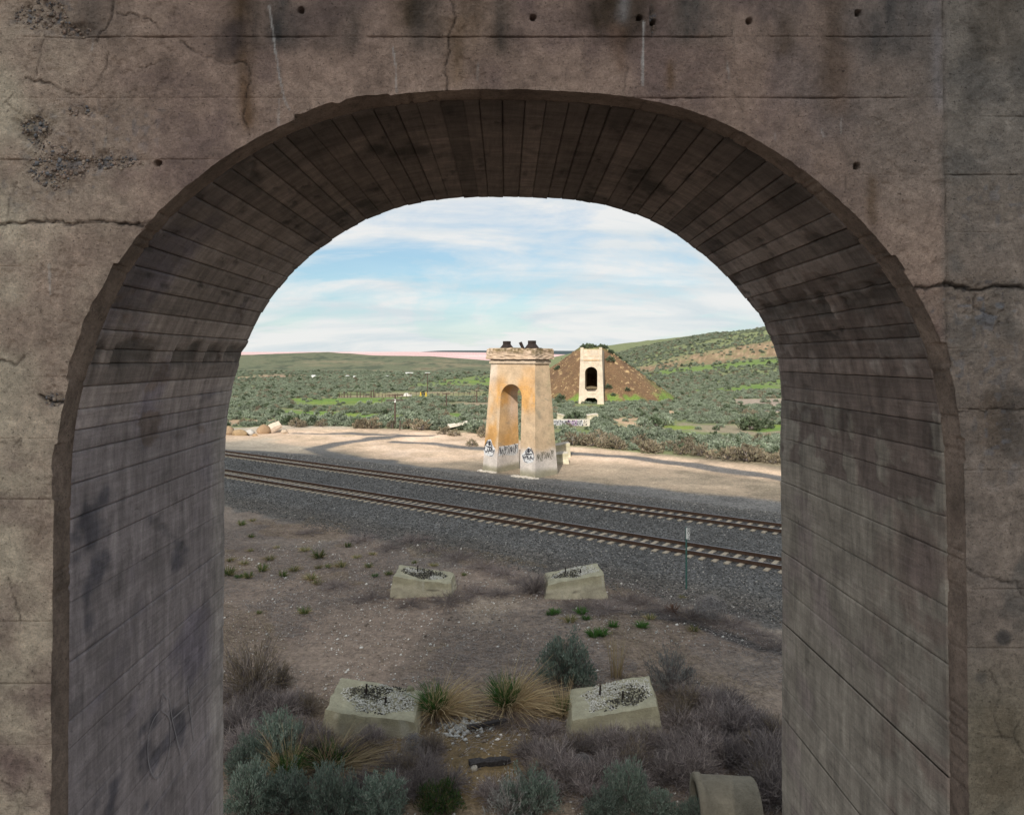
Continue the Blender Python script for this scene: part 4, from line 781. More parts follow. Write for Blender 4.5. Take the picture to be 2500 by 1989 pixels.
# low wall with graffiti
a, b = gnd(1350, 1042), gnd(1440, 1042); gw = thing('low_wall', 'low concrete wall covered in white and violet graffiti among the sagebrush', 'wall', ((a[0]+b[0])/2, a[1], -.6))
v, f = box(((a[0]+b[0])/2, a[1]+.2, -.1), (b[0]-a[0], .4, 1.25)); part('wall_block', v, f, MC, gw, np.ones((len(v), 3))*np.array((.5, .45, .37)))
gr_ = random.Random(5); pcs = {'white': [], 'violet': [], 'black': []}
for i in range(46):
    x0 = a[0]+.1+(b[0]-a[0]-.5)*i/46; k = 'violet' if 18 < i < 32 and i % 2 else 'white'
    if i < 40: v, f = box((x0+.08, a[1]-.004, -.02+gr_.uniform(-.06, .06)), (.15, .012, .85)); pcs[k].append((v, f))
    for _ in range(2): v, f = box((x0+gr_.random()*.1, a[1]-.012, gr_.uniform(-.4, .35)), (gr_.uniform(.04, .10), .014, gr_.uniform(.08, .3))); pcs['black'].append((v, f))
for k, m in (('white', MGW), ('violet', m_plain('violet_paint', (.42, .25, .45), .8)), ('black', MGB)):
    v, f = join(*pcs[k]); o = part('graffiti_'+k, v, f, m, gw); o['kind'] = 'stuff'
# ------------------------------------------------------------------ milepost
mpp = gnd(1675.5, 1448, -.58); ms = thing('milepost', 'slim green milepost with white plate numbered 803 beside the gravel', 'sign', mpp)
x, y, z = mpp; sc = y/F; v, f = join(box((x, y, z+1.35), (.070, .014, 3.0)), box((x, y+.018, z+1.35), (.012, .03, 3.0))); part('post', v, f, MGREEN, ms)
pw, ph, rz = .17, .475, R(-20)
pc = np.array((x+.06, y-.03, H-(1301.5-HY)*sc)); v, f = box(pc, (pw, .006, ph), rz); plate = part('plate', v, f, MWHITE, ms)
def digit(ch, cx, cz, w, hgt):
    an = np.linspace(0, 2*math.pi, 25)
    if ch == '0': L_ = [np.c_[np.cos(an)*w, np.sin(an)*hgt]]
    elif ch == '8': L_ = [np.c_[np.cos(an)*w*.85, hgt*.5+np.sin(an)*hgt*.5], np.c_[np.cos(an)*w, -hgt*.5+np.sin(an)*hgt*.5]]
    else: a2 = np.linspace(R(150), R(-90), 18); L_ = [np.c_[np.cos(a2)*w*.9, hgt*.5+np.sin(a2)*hgt*.5], np.c_[np.cos(-a2)*w, -hgt*.5+np.sin(-a2)*hgt*.5]]
    out = []
    ca, sa = math.cos(rz), math.sin(rz)
    for l in L_:
        xx = l[:, 0]+cx; p3 = np.c_[pc[0]+xx*ca+.006*sa, pc[1]+xx*sa-.006*ca, pc[2]+cz+l[:, 1]][None]
        out.append(ribbons(p3, np.full((1, len(l)), .0085), up=np.array((sa, -ca, 0.))))
    v, q, _ = catq([(v, q, np.zeros((len(v), 3))) for v, q in out]); o = link('numeral', mesh('numeral', v-np.array(mpp), q, MBLACK), plate); return o
digit('8', .028, .165, .036, .058); digit('0', .028, .035, .038, .058); digit('3', .028, -.145, .036, .062)
# ------------------------------------------------------------------ concrete pipe
pc0 = np.array((4.62, 15.62, -.27)); pt = thing('concrete_pipe', 'short length of concrete culvert pipe lying in the brush at lower right', 'pipe', (5.2, 15.6, -.6))
axd = np.array((.9965, -.085, 0)); axu = np.array((0, 0, 1.)); axw = np.cross(axd, axu); an = np.linspace(0, 2*math.pi, 49)[:-1]
def prof(rs): return rs
rings = [(.04, .50), (0, .52), (0, .66), (.03, .68), (.14, .68), (.16, .64), (.5, .64), (.9, .64), (1.24, .64), (1.28, .62), (1.28, .5), (1.0, .5), (.5, .5), (.04, .5)]
V = np.array([[pc0+axd*(t_+.04*(vn(i*.6, k*.4, 0, 7)-.5)*(t_ > 1.3))+(axu*math.cos(q_)+axw*math.sin(q_))*r_ for i, q_ in enumerate(an)] for k, (t_, r_) in enumerate(rings)])
nr, na = V.shape[:2]; f = [(k*na+i, k*na+(i+1) % na, (k+1)*na+(i+1) % na, (k+1)*na+i) for k in range(nr-1) for i in range(na)]
cc = np.ones((nr*na, 3))*np.array((.21, .185, .14))*(.75+.5*fbm(V[..., 0]*3, V[..., 1]*3, V[..., 2]*3, 4, 140).reshape(-1, 1)); part('barrel', V.reshape(-1, 3), f, MF, pt, cc, True)
# ------------------------------------------------------------------ loose timbers, stones, slabs, boulders
def timber(label, p0, p1, s, seed):
    p0, p1 = np.array(p0), np.array(p1); t = thing('charred_timber', label, 'timber', tuple((p0+p1)/2), 'burnt timber ends between the near footings'); r_ = np.random.default_rng(seed); n = 9; V = []
    dr = (p1-p0)/np.linalg.norm(p1-p0); sd_ = np.cross(dr, (0, 0, 1)); sd_ /= np.linalg.norm(sd_); up = np.cross(sd_, dr)
    for k in range(n):
        c = p0+(p1-p0)*k/(n-1); q = s*(1-.35*(k == n-1))*(1+.1*r_.normal())
        for a_, b_ in ((-1, -1), (1, -1), (1.05, .7), (.2, 1), (-1, .85)): V.append(c+sd_*a_*q+up*b_*q*.75+r_.normal(size=3)*s*.10)
    f = [(k*5+i, k*5+(i+1) % 5, k*5+5+(i+1) % 5, k*5+5+i) for k in range(n-1) for i in range(5)]+[tuple(range(4, -1, -1)), tuple(range((n-1)*5, n*5))]
    part('beam', V, f, MCHAR, t)
timber('upper burnt timber beside the white rubble heap', (*gnd(1140, 1784)[:2], -.50), (*gnd(1236, 1773)[:2], -.42), .065, 1); timber('lower burnt timber half sunk in bare yellow dirt', (*gnd(1146, 1872)[:2], -.52), (*gnd(1246, 1862)[:2], -.52), .10, 2)
def rock(name, label, cat, c, s, col, seed, group=None, flat=.7):
    r_ = np.random.default_rng(seed); nu, nv = 14, 9; u, v = np.meshgrid(np.linspace(0, 2*math.pi, nu), np.linspace(-1, 1, nv), indexing='ij')
    x = np.cos(u)*np.sqrt(1-v*v*.98); y = np.sin(u)*np.sqrt(1-v*v*.98); k = .62+.75*vn(x*1.4+seed*3.1, y*1.4, v*1.4, seed); k = np.minimum(k, .95+.25*vn(x*3, y*3, v*3, seed+1))
    P_ = np.stack([x*k*s[0], y*k*s[1], v*k*s[2]], -1); P_[-1] = P_[0]
    w_ = (fbm(x*2, y*2, v*2+seed, 3, seed)-.5)*2; cc = np.array(col)*(1+.35*w_[..., None])
    o = link(name, mesh(name, P_.reshape(-1, 3), grid_faces(nu, nv), MT, cc.reshape(-1, 3)), None, (c[0], c[1], c[2]+s[2]*.45)); tag(o, label, cat, group); return o
g = gnd(612, 1062); rock('boulder', 'white splashed boulder beside the brown heaps at far left', 'boulder', g, (.65, .6, .6), (.45, .42, .38), 3)
g = gnd(585, 1064); rock('boulder', 'rounded brown boulder left of the white splashed one', 'boulder', g, (.95, .7, .6), (.30, .21, .12), 4)
g = gnd(556, 1062); rock('boulder', 'brown boulder at the far left edge of the opening', 'boulder', g, (.9, .7, .8), (.27, .19, .12), 5)
g = gnd(643, 1058); rock('boulder', 'tallest brown dirt heap beside the pale slab', 'boulder', g, (.9, .7, .85), (.30, .20, .12), 6)
g = gnd(622, 1066); rock('boulder', 'small brown stone before the white splashed boulder', 'boulder', g, (.4, .35, .3), (.34, .22, .12), 8)
g = gnd(695, 1058); rock('boulder', 'small pale stone right of the tilted slab', 'boulder', g, (.5, .4, .4), (.45, .36, .27), 9)
def slab(label, c, s, rz, tilt, seed, col):
    o_v, o_f = solid((0, 0), (1, 0), (0, 1), s[0]/2, s[1]/2, -s[2]/2, s[0]/2*.95, s[1]/2*.95, s[2]/2, 10, 5, .14, seed)
    o = link('concrete_slab', mesh('concrete_slab', o_v, o_f, MT, np.ones((len(o_v), 3))*np.array(col)), None, c); o.rotation_euler = (tilt[0], tilt[1], rz); return tag(o, label, 'slab', 'broken slabs at the edge of the brush')
g = gnd(671, 1056); slab('pale broken slab tilted against the brown heaps at left', (g[0], g[1], .2), (1.7, 1.3, .55), .4, (R(25), R(-25)), 3, (.52, .42, .33))
g = gnd(1118, 1050); slab('long flat slab lying on a sand bank left of the tall pier', (g[0], g[1], .25), (3.0, 1.1, .3), .1, (R(8), R(-11)), 4, (.55, .50, .42))
g = gnd(1131, 1775); 
rb_ = np.random.default_rng(3); bx = []; bc = []
oc = np.array([(0, 2, 4), (2, 1, 4), (1, 3, 4), (3, 0, 4), (2, 0, 5), (1, 2, 5), (3, 1, 5), (0, 3, 5)])
def stones(name, X, Y, sz, cols, kind='stuff', zoff=0.3, seed=0, mat=None):
    n = len(X); r_ = np.random.default_rng(seed); base = np.array([(1, 0, 0), (-1, 0, 0), (0, 1, 0), (0, -1, 0), (0, 0, .75), (0, 0, -.75)], float)
    V = base[None]*r_.uniform(.55, 1.35, size=(n, 6, 1))*sz[:, None, None]; an = r_.uniform(0, 6.28, n); ca, sa = np.cos(an)[:, None], np.sin(an)[:, None]
    x, y = V[..., 0]*ca-V[..., 1]*sa, V[..., 0]*sa+V[..., 1]*ca; V[..., 0], V[..., 1] = x, y; V[..., 0] += .3*V[..., 2]
    V = V+np.stack([X, Y, zg(X, Y)+sz*zoff], -1)[:, None]; Q = (oc[None]+6*np.arange(n)[:, None, None]).reshape(-1, 3)
    o = link(name, mesh(name, V.reshape(-1, 3), Q, mat or MT, np.repeat(cols, 6, 0))); o['kind'] = kind; return o
n = 260; a_ = rb_.normal(size=(n, 2))*np.array((.32, .28)); z_ = np.exp(-(a_**2).sum(1)/.12)*.18
o = stones('white_rubble', g[0]+a_[:, 0], g[1]+a_[:, 1], rb_.uniform(.025, .085, n), np.array((.58, .57, .54))*rb_.uniform(.7, 1.15, (n, 1)), seed=4); 
for px, py, s, col, lb in ((1146, 1735, .13, (.36, .33, .24), 'pale stone between the two big dry grass clumps'), (1001, 1720, .12, (.26, .25, .16), 'mossy stone on the corner of the near left footing'), (1158, 1880, .09, (.40, .36, .30), 'pale stone before the lower burnt timber')):
    g_ = gnd(px, py); rock('stone', lb, 'stone', (g_[0], g_[1], -.58 if s != .12 else -.18), (s, s, s*.8), col, int(px))
# ------------------------------------------------------------------ plants: one mesh set for each kind, shared by copies
def pal(n, cols, var=.18):
    c = np.array(cols)[rng.integers(0, len(cols), n)]; return c*rng.uniform(1-var, 1+var, (n, 1))
def rep(c, k): return np.repeat(c, k, 0)
def grass_ribs(n, rad, hgt, lean, w, cols, bias=(0, 0), k=4, droop=.5):
    a = rng.uniform(0, 6.283, n); r0 = rad*np.sqrt(rng.random(n))*.35; t = np.linspace(0, 1, k)[None]
    h_ = hgt*rng.uniform(.5, 1.1, n); l_ = lean*rng.uniform(.15, 1.1, n)
    ox, oy = np.cos(a)*l_+bias[0]*rng.uniform(.2, 1, n), np.sin(a)*l_+bias[1]*rng.uniform(.2, 1, n)
    x = (np.cos(a)*r0)[:, None]+ox[:, None]*t**1.5; y = (np.sin(a)*r0)[:, None]+oy[:, None]*t**1.5
    z = h_[:, None]*(t-droop*np.minimum(l_/hgt, 1.2)[:, None]*t**2.2)
    P_ = np.stack([x, y, z], -1)+rng.normal(size=(n, k, 3))*.012*t[..., None]
    W_ = w*rng.uniform(.6, 1.2, (n, 1))*np.linspace(1, .25, k)[None]
    v, q = ribbons(P_, W_); return v, q, rep(pal(n, cols), 2*k)
GRN = [(.035, .095, .022), (.05, .12, .03), (.07, .14, .03)]; STR = [(.46, .35, .20), (.38, .28, .155), (.54, .43, .26), (.30, .22, .13)]; GYG = [(.13, .16, .05), (.18, .19, .07), (.24, .21, .09)]
GREY = [(.24, .20, .19), (.30, .255, .24), (.18, .15, .15), (.35, .30, .27)]; SAGE = [(.185, .235, .185), (.215, .265, .21), (.145, .19, .15), (.27, .30, .245)]; TANB = [(.24, .19, .13), (.29, .235, .16), (.20, .155, .11)]
def stemmed(n_st, radius, height, leaves, cols, stem_cols, lw, ll, lump=.35, up=.5, seed=0, stem_w=.008, top=.45, twigs=0):
    """woody shrub: stems spread from the base, sprigs of small leaves along their outer half"""
    a = rng.uniform(0, 6.283, n_st); el = np.arcsin(rng.uniform(.06, 1, n_st)); lm = 1-lump+2*lump*vn(np.cos(a)*1.7+seed*9, np.sin(a)*1.7, el*1.6, seed+200)
    d = np.stack([np.cos(a)*np.cos(el)*radius, np.sin(a)*np.cos(el)*radius, np.sin(el)*height], -1)*lm[:, None]
    k = 6; t = np.linspace(0, 1, k)[None, :, None]; P_ = d[:, None]*t; P_[..., 2] += height*.14*np.sin(t[..., 0]*3.1)*.8; P_ = P_+rng.normal(size=P_.shape)*.03*radius*t
    L_ = []; v, q = ribbons(P_, stem_w*np.linspace(1.3, .4, k)[None]*np.ones((n_st, 1))); L_.append((v, q, rep(pal(n_st, stem_cols), 2*k)))
    if twigs:
        m = n_st*twigs; si = rng.integers(0, n_st, m); tt = rng.uniform(.25, 1, m); p = d[si]*tt[:, None]; p[:, 2] += height*.11*np.sin(tt*3.1)
        dr = d[si]/np.linalg.norm(d[si], axis=1, keepdims=True)*.7+rng.normal(size=(m, 3))*.55+np.array((0, 0, up*.6)); dr *= rng.uniform(.08, .26, (m, 1))*radius*1.1
        k2 = 4; t2 = np.linspace(0, 1, k2)[None, :, None]; T_ = p[:, None]+dr[:, None]*t2+rng.normal(size=(m, k2, 3))*.022*radius*t2
        v, q = ribbons(T_, stem_w*.5*np.linspace(1, .4, k2)[None]*np.ones((m, 1))); L_.append((v, q, rep(pal(m, stem_cols, .3), 2*k2)))
    if leaves:
        m = n_st*leaves; si = np.repeat(np.arange(n_st), leaves); tt = 1-(1-top)*rng.random(m)**1.3; p = d[si]*tt[:, None]; p[:, 2] += height*.11*np.sin(tt*3.1)
        p += rng.normal(size=(m, 3))*np.array((.055, .055, .06))*radius
        dr = d[si]/np.linalg.norm(d[si], axis=1, keepdims=True)*.55+rng.normal(size=(m, 3))*.5+np.array((0, 0, up)); dr /= np.linalg.norm(dr, axis=1, keepdims=True)
        T_ = p[:, None]+dr[:, None]*(ll*rng.uniform(.6, 1.3, (m, 1, 1)))*np.array((0, .5, 1))[None, :, None]
        v, q = ribbons(T_, lw*rng.uniform(.7, 1.3, (m, 1))*np.array((.6, 1, .35))[None]); L_.append((v, q, rep(pal(m, cols, .25), 6)))
    return catq(L_)
def plant(name, vqc, mat): return mesh(name, *vqc[:2], mat, vqc[2])
sage_me = [(plant('foliage', stemmed(150, .62, .95, 42, SAGE, GREY, .009, .060, .3, .8, s, .008, .35), ML)) for s in range(3)]
dead_me = [plant('twigs', stemmed(110, .75, .62, 0, GREY, GREY, .008, .05, .3, .25, 10+s, .011, .4, 14), MD) for s in range(3)]
tanb_me = [plant('twigs', stemmed(120, .6, .7, 8, TANB, TANB+GREY, .006, .06, .3, .9, 15+s, .008, .4, 9), MD) for s in range(2)]
pale_me = plant('twigs', stemmed(90, .6, .95, 16, [(.26, .26, .24), (.32, .315, .29)], GREY, .008, .07, .35, .9, 19, .008, .4, 7), MD)
mat_me = [plant('twigs', stemmed(90, 1.0, .20, 0, GREY, GREY+[(.22, .17, .14)], .008, .05, .4, .0, 25+s, .008, .3, 12), MD) for s in range(2)]
def tumble(seed):
    n = 150; k = 9; a = rng.uniform(0, 6.283, n); b = np.arccos(rng.uniform(-1, 1, n)); t = np.linspace(0, 1, k)[None]
    ax = np.stack([np.cos(a)*np.sin(b), np.sin(a)*np.sin(b), np.cos(b)], -1); u = np.cross(ax, rng.normal(size=(n, 3))); u /= np.linalg.norm(u, axis=1, keepdims=True); w_ = np.cross(ax, u)
    r = .42*rng.uniform(.6, 1.05, (n, 1)); ph = t*rng.uniform(1.2, 2.8, (n, 1)); P_ = (np.cos(ph)*r)[..., None]*u[:, None]+(np.sin(ph)*r)[..., None]*w_[:, None]; P_[..., 2] = P_[..., 2]*.8+.32
    v, q = ribbons(P_, .006*np.ones((n, k))); return v, q, rep(pal(n, [(.30, .28, .27), (.36, .33, .31), (.22, .20, .20)]), 2*k)
tum_me = plant('twigs', tumble(0), MD)
def bunch(seed, n=420, gfrac=.35, big=True, bias=(.45, -.1)):
    b = np.array(bias);     return catq([grass_ribs(int(n*gfrac*1.25), .34, .62, .30, .0085, GRN, (-b[0]*.35, 0)), grass_ribs(int(n*(1-gfrac)*1.3), .40, .66, .70, .0070, STR, b, 5, .62), grass_ribs(int(n*.12), .40, .98, .50, .006, STR, b*.8, 5, .3), grass_ribs(int(n*.55), .55, .34, .78, .007, [(.30, .23, .18), (.38, .30, .21), (.22, .17, .14)], b*.6, 4, .9)])
bun_me = [plant('blades', bunch(s, 560, g, True, bi), MD) for s, g, bi in ((0, .42, (.50, -.15)), (1, .30, (.38, .05)), (2, .16, (.35, .12)))]
stalk_me = plant('stalks', grass_ribs(60, .35, 1.0, .22, .008, STR[:3], (.05, 0), 5, .1), MD)
tuft_me = [plant('blades', catq([grass_ribs(70, .22, .26, .16, .010, GRN+GYG, (0, 0), 3), grass_ribs(40, .26, .24, .22, .009, GYG+STR[:1], (.06, 0), 3)]), MD), plant('blades', catq([grass_ribs(40, .24, .22, .2, .010, GYG, (0, 0), 3), grass_ribs(75, .28, .24, .26, .009, STR+GYG, (.08, 0), 3)]), MD),
           plant('blades', grass_ribs(110, .26, .22, .18, .011, [(.06, .15, .035), (.09, .18, .04)], (0, 0), 3), MD)]
protos = {}
def put(kind, name, me, px, py, sc, label, cat, group=None, sub='foliage', rz=None, z=None, world=None):
    """a plant standing at a place on the ground; copies share the mesh"""
    if world is None:
        X_, Y_, _ = gnd(px, py); 
        for _ in range(3): zz = float(zg(X_, Y_)); X_, Y_, _ = gnd(px, py, zz)
    else: X_, Y_ = world
    zz = float(zg(X_, Y_))-.03
    o = link(name, me, None, (X_, Y_, zz)); o.rotation_euler = (0, 0, random.uniform(0, 6.28) if rz is None else rz)
    o.scale = sc if isinstance(sc, tuple) else (sc,)*3
    return tag(o, label, cat, group)
# the big ones in front
put(0, 'sagebrush', sage_me[0], 1387, 1676, (1.50, 1.50, 1.62), 'big round grey green sagebrush standing behind the near right footing', 'sagebrush', rz=1)
put(0, 'sagebrush', tanb_me[0], 1382, 1670, (1.25, 1.2, 1.95), 'dry tan flower stalks rising through the big round sagebrush', 'shrub')
BG = 'bunchgrass clumps between and below the near footings'
put(0, 'bunchgrass', bun_me[0], 1068, 1746, (1.7, 1.6, 1.65), 'bunchgrass with green heart right beside the near left footing', 'bunchgrass', BG, rz=0)
put(0, 'bunchgrass', bun_me[0], 1240, 1734, (1.75, 1.7, 1.85), 'largest golden bunchgrass left of the round sagebrush', 'bunchgrass', BG, rz=.15)
put(0, 'bunchgrass', bun_me[1], 808, 1880, (2.2, 1.8, 1.15), 'long straw bunchgrass leaning below the near left footing', 'bunchgrass', BG, rz=-.1)
put(0, 'bunchgrass', stalk_me, 1506, 1652, 1.5, 'thin dry grass stalks behind the near right footing', 'bunchgrass', BG)
put(0, 'bunchgrass', bun_me[2], 1372, 1745, 1.1, 'small dull bunchgrass at the left corner of the near right footing', 'bunchgrass', BG, rz=2)
put(0, 'bunchgrass', bun_me[0], 703, 1900, 1.3, 'short dark green grass left of the long straw bunchgrass', 'bunchgrass', BG, rz=2.6)
put(0, 'rabbitbrush', plant('foliage', stemmed(110, .5, .5, 26, [(.05, .11, .03), (.07, .13, .035), (.17, .15, .07)], GREY, .007, .07, .25, .8, 44, .007, .4), ML), 1073, 1975, 1.15, 'green and tan rabbitbrush at the bottom of the opening', 'shrub')
SG = 'teal grey sagebrush along the bottom of the opening'
for i, (px, py, sc, lb) in enumerate(((675, 1862, (1.1, 1.1, 1.30), 'tall sagebrush beside the left jamb under a thin dead twig'), (612, 1985, (1.0, 1.0, 1.25), 'sagebrush in the lower left corner of the opening'), (706, 1985, (1.0, .9, 1.05), 'second sagebrush from the left jamb on the bottom row'),
        (806, 2000, (1.0, .9, 1.3), 'upright feathery sagebrush below the long straw bunchgrass'), (922, 1998, (1.15, 1, 1.05), 'broad sagebrush left of the green and tan rabbitbrush'), (1296, 1990, (1.1, 1, 1.05), 'dusky sagebrush on the bottom row left of the pipe'),
        (1532, 1975, (.8, .8, 1.15), 'dark teal sagebrush spike left of the pipe mouth'), (1610, 2000, (.8, .8, .7), 'low sagebrush just before the pipe mouth'), (1478, 2005, (.75, .75, .75), 'low sagebrush left of the dark teal spike'), (600, 1895, (.8, .8, 1.0), 'sagebrush sprig close against the left jamb'), (1700, 2010, (.7, .7, .6), 'sagebrush tip under the concrete pipe'))):
    put(0, 'sagebrush', sage_me[(i+1) % 3], px, py, sc, lb, 'sagebrush', SG)
put(0, 'sagebrush', pale_me, 1640, 1695, (1.4, 1.4, 1.45), 'pale silvery sagebrush right of the near right footing', 'sagebrush', SG)
put(0, 'sagebrush', pale_me, 1248, 2000, (1.0, 1.0, .95), 'grey half dead sagebrush at the bottom centre', 'sagebrush', SG)
DG = 'dead grey brush around the near footings'
put(0, 'dry_bush', tanb_me[0], 618, 1695, (1.9, 1.7, 2.2), 'pale tan bush by the left jamb above the dead brush', 'shrub'); put(0, 'dry_bush', tanb_me[1], 690, 1672, (.6, .6, .9), 'small tan bush right of the pale tan bush', 'shrub')
put(0, 'tumbleweed', tum_me, 1734, 1512, 1.45, 'round pale tumbleweed at the foot of the gravel below the milepost', 'tumbleweed'); put(0, 'tumbleweed', tum_me, 1424, 1885, .72, 'small pale tumbleweed before the near right footing', 'tumbleweed')
put(0, 'tumbleweed', plant('twigs', stemmed(60, .4, .4, 0, GREY, [(.10, .045, .025), (.14, .06, .03)], .008, .05, .3, .2, 47, .008, .4, 9), MD), 1644, 1494, .9, 'small rust red dead bush left of the pale tumbleweed', 'tumbleweed')
put(0, 'tumbleweed', tum_me, 1012, 1838, .8, 'grey tumbleweed ball below the right corner of the near left footing', 'tumbleweed')
put(0, 'dead_brush', dead_me[0], 1305, 1448, (1.15, 1.1, 1.3), 'dead grey shrub against the left side of the footing right near the gravel', 'dead brush')
DPTS = []
def deadfield(pts, label, s0, s1, meshes):
    for px, py in pts:
        for _ in range(2):
            X_, Y_, _z = gnd(px+random.uniform(-26, 26), py+random.uniform(-16, 16)); s_ = random.uniform(s0, s1)*.92; DPTS.append((X_, Y_, s_, 0 if meshes is not mat_me else 1))
deadfield([(585, 1740), (640, 1735), (700, 1745), (752, 1740), (600, 1790), (660, 1800), (720, 1800), (770, 1810), (590, 1840), (640, 1850), (745, 1850)], 'dead grey purple twigs matted left of the near left footing', .8, 1.1, dead_me)
deadfield([(870, 1850), (920, 1835), (975, 1880), (905, 1905), (1000, 1920), (1060, 1890), (1080, 1850), (950, 1940), (850, 1935), (1120, 1915)], 'dead grey purple twigs below the near left footing', .6, .9, dead_me)
deadfield([(1400, 1835), (1460, 1845), (1520, 1840), (1580, 1838), (1640, 1845), (1350, 1870), (1480, 1895), (1545, 1890), (1600, 1895), (1390, 1915), (1320, 1905), (1660, 1900), (1440, 1940), (1540, 1930)], 'dead dark twigs heaped before the near right footing', .75, 1.05, dead_me)
deadfield([(1690, 1735), (1740, 1745), (1790, 1765), (1680, 1780), (1735, 1800), (1790, 1810), (1840, 1800), (1880, 1815), (1700, 1845), (1760, 1850), (1820, 1850), (1870, 1860), (1900, 1880), (1690, 1880), (1880, 1920), (1905, 1960)], 'dead grey brush right of the near right footing', .9, 1.25, dead_me)
deadfield([(1330, 1790), (1345, 1830), (1300, 1850), (1270, 1820), (1250, 1900), (1310, 1945), (1200, 1945)], 'flattened dead twigs between the near footings', .5, .8, dead_me+mat_me)
deadfield([(560, 1700), (690, 1700), (1250, 1770), (1130, 1800), (640, 1900), (760, 1900)], 'low dead twigs edging the near brush', .6, .9, mat_me)
for px, py in ((1010, 1325), (1060, 1345), (1120, 1365), (1180, 1385), (1230, 1400), (1280, 1420), (1530, 1465), (1580, 1475), (1620, 1495), (1680, 1510), (1790, 1525), (1850, 1550), (1890, 1580), (760, 1300), (880, 1320), (950, 1340), (820, 1430), (910, 1460), (1090, 1470), (1160, 1450), (1220, 1450), (1000, 1478), (1420, 1485), (1480, 1490)):
    DPTS.append((*gnd(px, py)[:2], random.uniform(.7, 1.25), 1))
TG = 'small green grass tufts on the brown dirt'
def zoom3(x, y): return 530+x/2.994, 1180+y/2.994
def zoom4(x, y): return 1200+x/2.994, 1150+y/2.994
TL = ['small grass tuft on the dirt beside the left jamb', 'small grass tuft between the left jamb and the thickest tufts', 'larger green and straw grass tuft in the middle of the left dirt', 'small green tuft close to the left side of the far left footing']; TR = 'small fresh green grass tuft below the far right footing'
for (x, y), s, k in (((955, 465), .9, 0), ((640, 495), 1.0, 1), ((745, 545), 1.5, 0), ((905, 610), 1.2, 1), ((250, 395), .8, 0), ((245, 495), .7, 1), ((385, 560), 1.0, 1), ((95, 565), .8, 1), ((230, 690), 1.1, 0), ((480, 680), 1.0, 0), ((160, 690), .8, 2), ((690, 700), 1.2, 1), ((740, 620), .8, 1), ((810, 615), .7, 0), ((1110, 612), .8, 0), ((1155, 682), .7, 2), ((1255, 668), .8, 0), ((85, 670), 1.3, 0), ((310, 950), .5, 0), ((640, 950), 1.0, 0), ((730, 735), 1.0, 1), ((180, 305), 1.1, 0), ((260, 275), .8, 1), ((330, 640), 1.2, 0), ((560, 640), 1.1, 1), ((200, 590), .9, 1), ((1020, 545), .8, 1), ((1140, 520), .7, 1), ((440, 470), .6, 1)):
    put(0, 'grass_tuft', tuft_me[k], *zoom3(x, y), s*1.45, TL[0 if x < 300 else 1 if x < 600 else 2 if x < 860 else 3], 'grass', TG)
for (x, y), s, lb in (((1440, 585), .9, 'bright green tuft just behind the far left footing'), ((1580, 605), 1.1, 'yellowish tuft behind the right corner of the far left footing'), ((1805, 672), .8, 'green tuft right of the far left footing')): put(0, 'grass_tuft', tuft_me[0 if s < 1 else 1], *zoom3(x, y), s, lb, 'grass', TG)
for (x, y), s, k in (((460, 1040), .9, 2), ((655, 1040), 1.0, 2), ((690, 1083), .7, 2), ((575, 1100), 1.0, 1), ((890, 1135), .9, 2), ((745, 1205), 1.1, 2), ((805, 1200), 1.1, 2), ((1100, 1140), 1.0, 2), ((1160, 1080), .8, 1), ((425, 1050), .6, 2)): put(0, 'grass_tuft', tuft_me[k], *zoom4(x, y), s*1.5, TR, 'grass', TG)
put(0, 'grass_tuft', tuft_me[1], *zoom4(1480, 1165), 1.2, 'straw green tuft below the round pale tumbleweed', 'grass', TG); put(0, 'grass_tuft', tuft_me[1], *zoom4(1390, 925), .8, 'yellow tuft at the foot of the milepost', 'grass', TG)
# ------------------------------------------------------------------ brush beyond the tracks
def dome(n, cols, seed, lw=.05, ll=.16):
    return plant('foliage', stemmed(46, .62, .80, n, cols, GREY, lw, ll, .35, .7, seed, .012, .5), ML)
SAGE2 = [(.225, .265, .18), (.26, .295, .215), (.18, .215, .14), (.285, .32, .24)]; DRY2 = [(.23, .185, .12), (.27, .225, .165), (.195, .16, .11), (.23, .205, .13)]
fb_me = [dome(10, SAGE2, 60+s) for s in range(4)]; fd_me = [dome(7, DRY2, 70+s, .035, .18) for s in range(2)]; fdk_me = dome(11, [(.10, .135, .075), (.13, .155, .095), (.085, .11, .06)], 77)
RB = 'front row of brush along the sand road right of the tall pier'; LB = 'front row of brush along the sand flat left of the tall pier'
cnt = 0
for i in range(64):                                    # right band
    px = 1385+i*9.2+random.uniform(-6, 6); base = float(tab(px, BND)); py = base-random.choice((0, 4, 8, 14, 22, 30, 38))*random.uniform(.6, 1)-2
    dry = py > base-16; s = random.uniform(1.0, 1.75)
    put(0, 'dry_bush' if dry else 'sagebrush', random.choice(fd_me if dry else fb_me), px, py, (s*1.15, s*1.15, s), ('brown dry bush in the front row ' if dry else 'grey green sagebrush in the front row ')+('beside the blocks behind the tall pier' if px < 1450 else 'below the eroded sand bank' if px < 1600 else 'below the dry grass clearing' if px < 1760 else 'nearest the right jamb'), 'bush', RB)
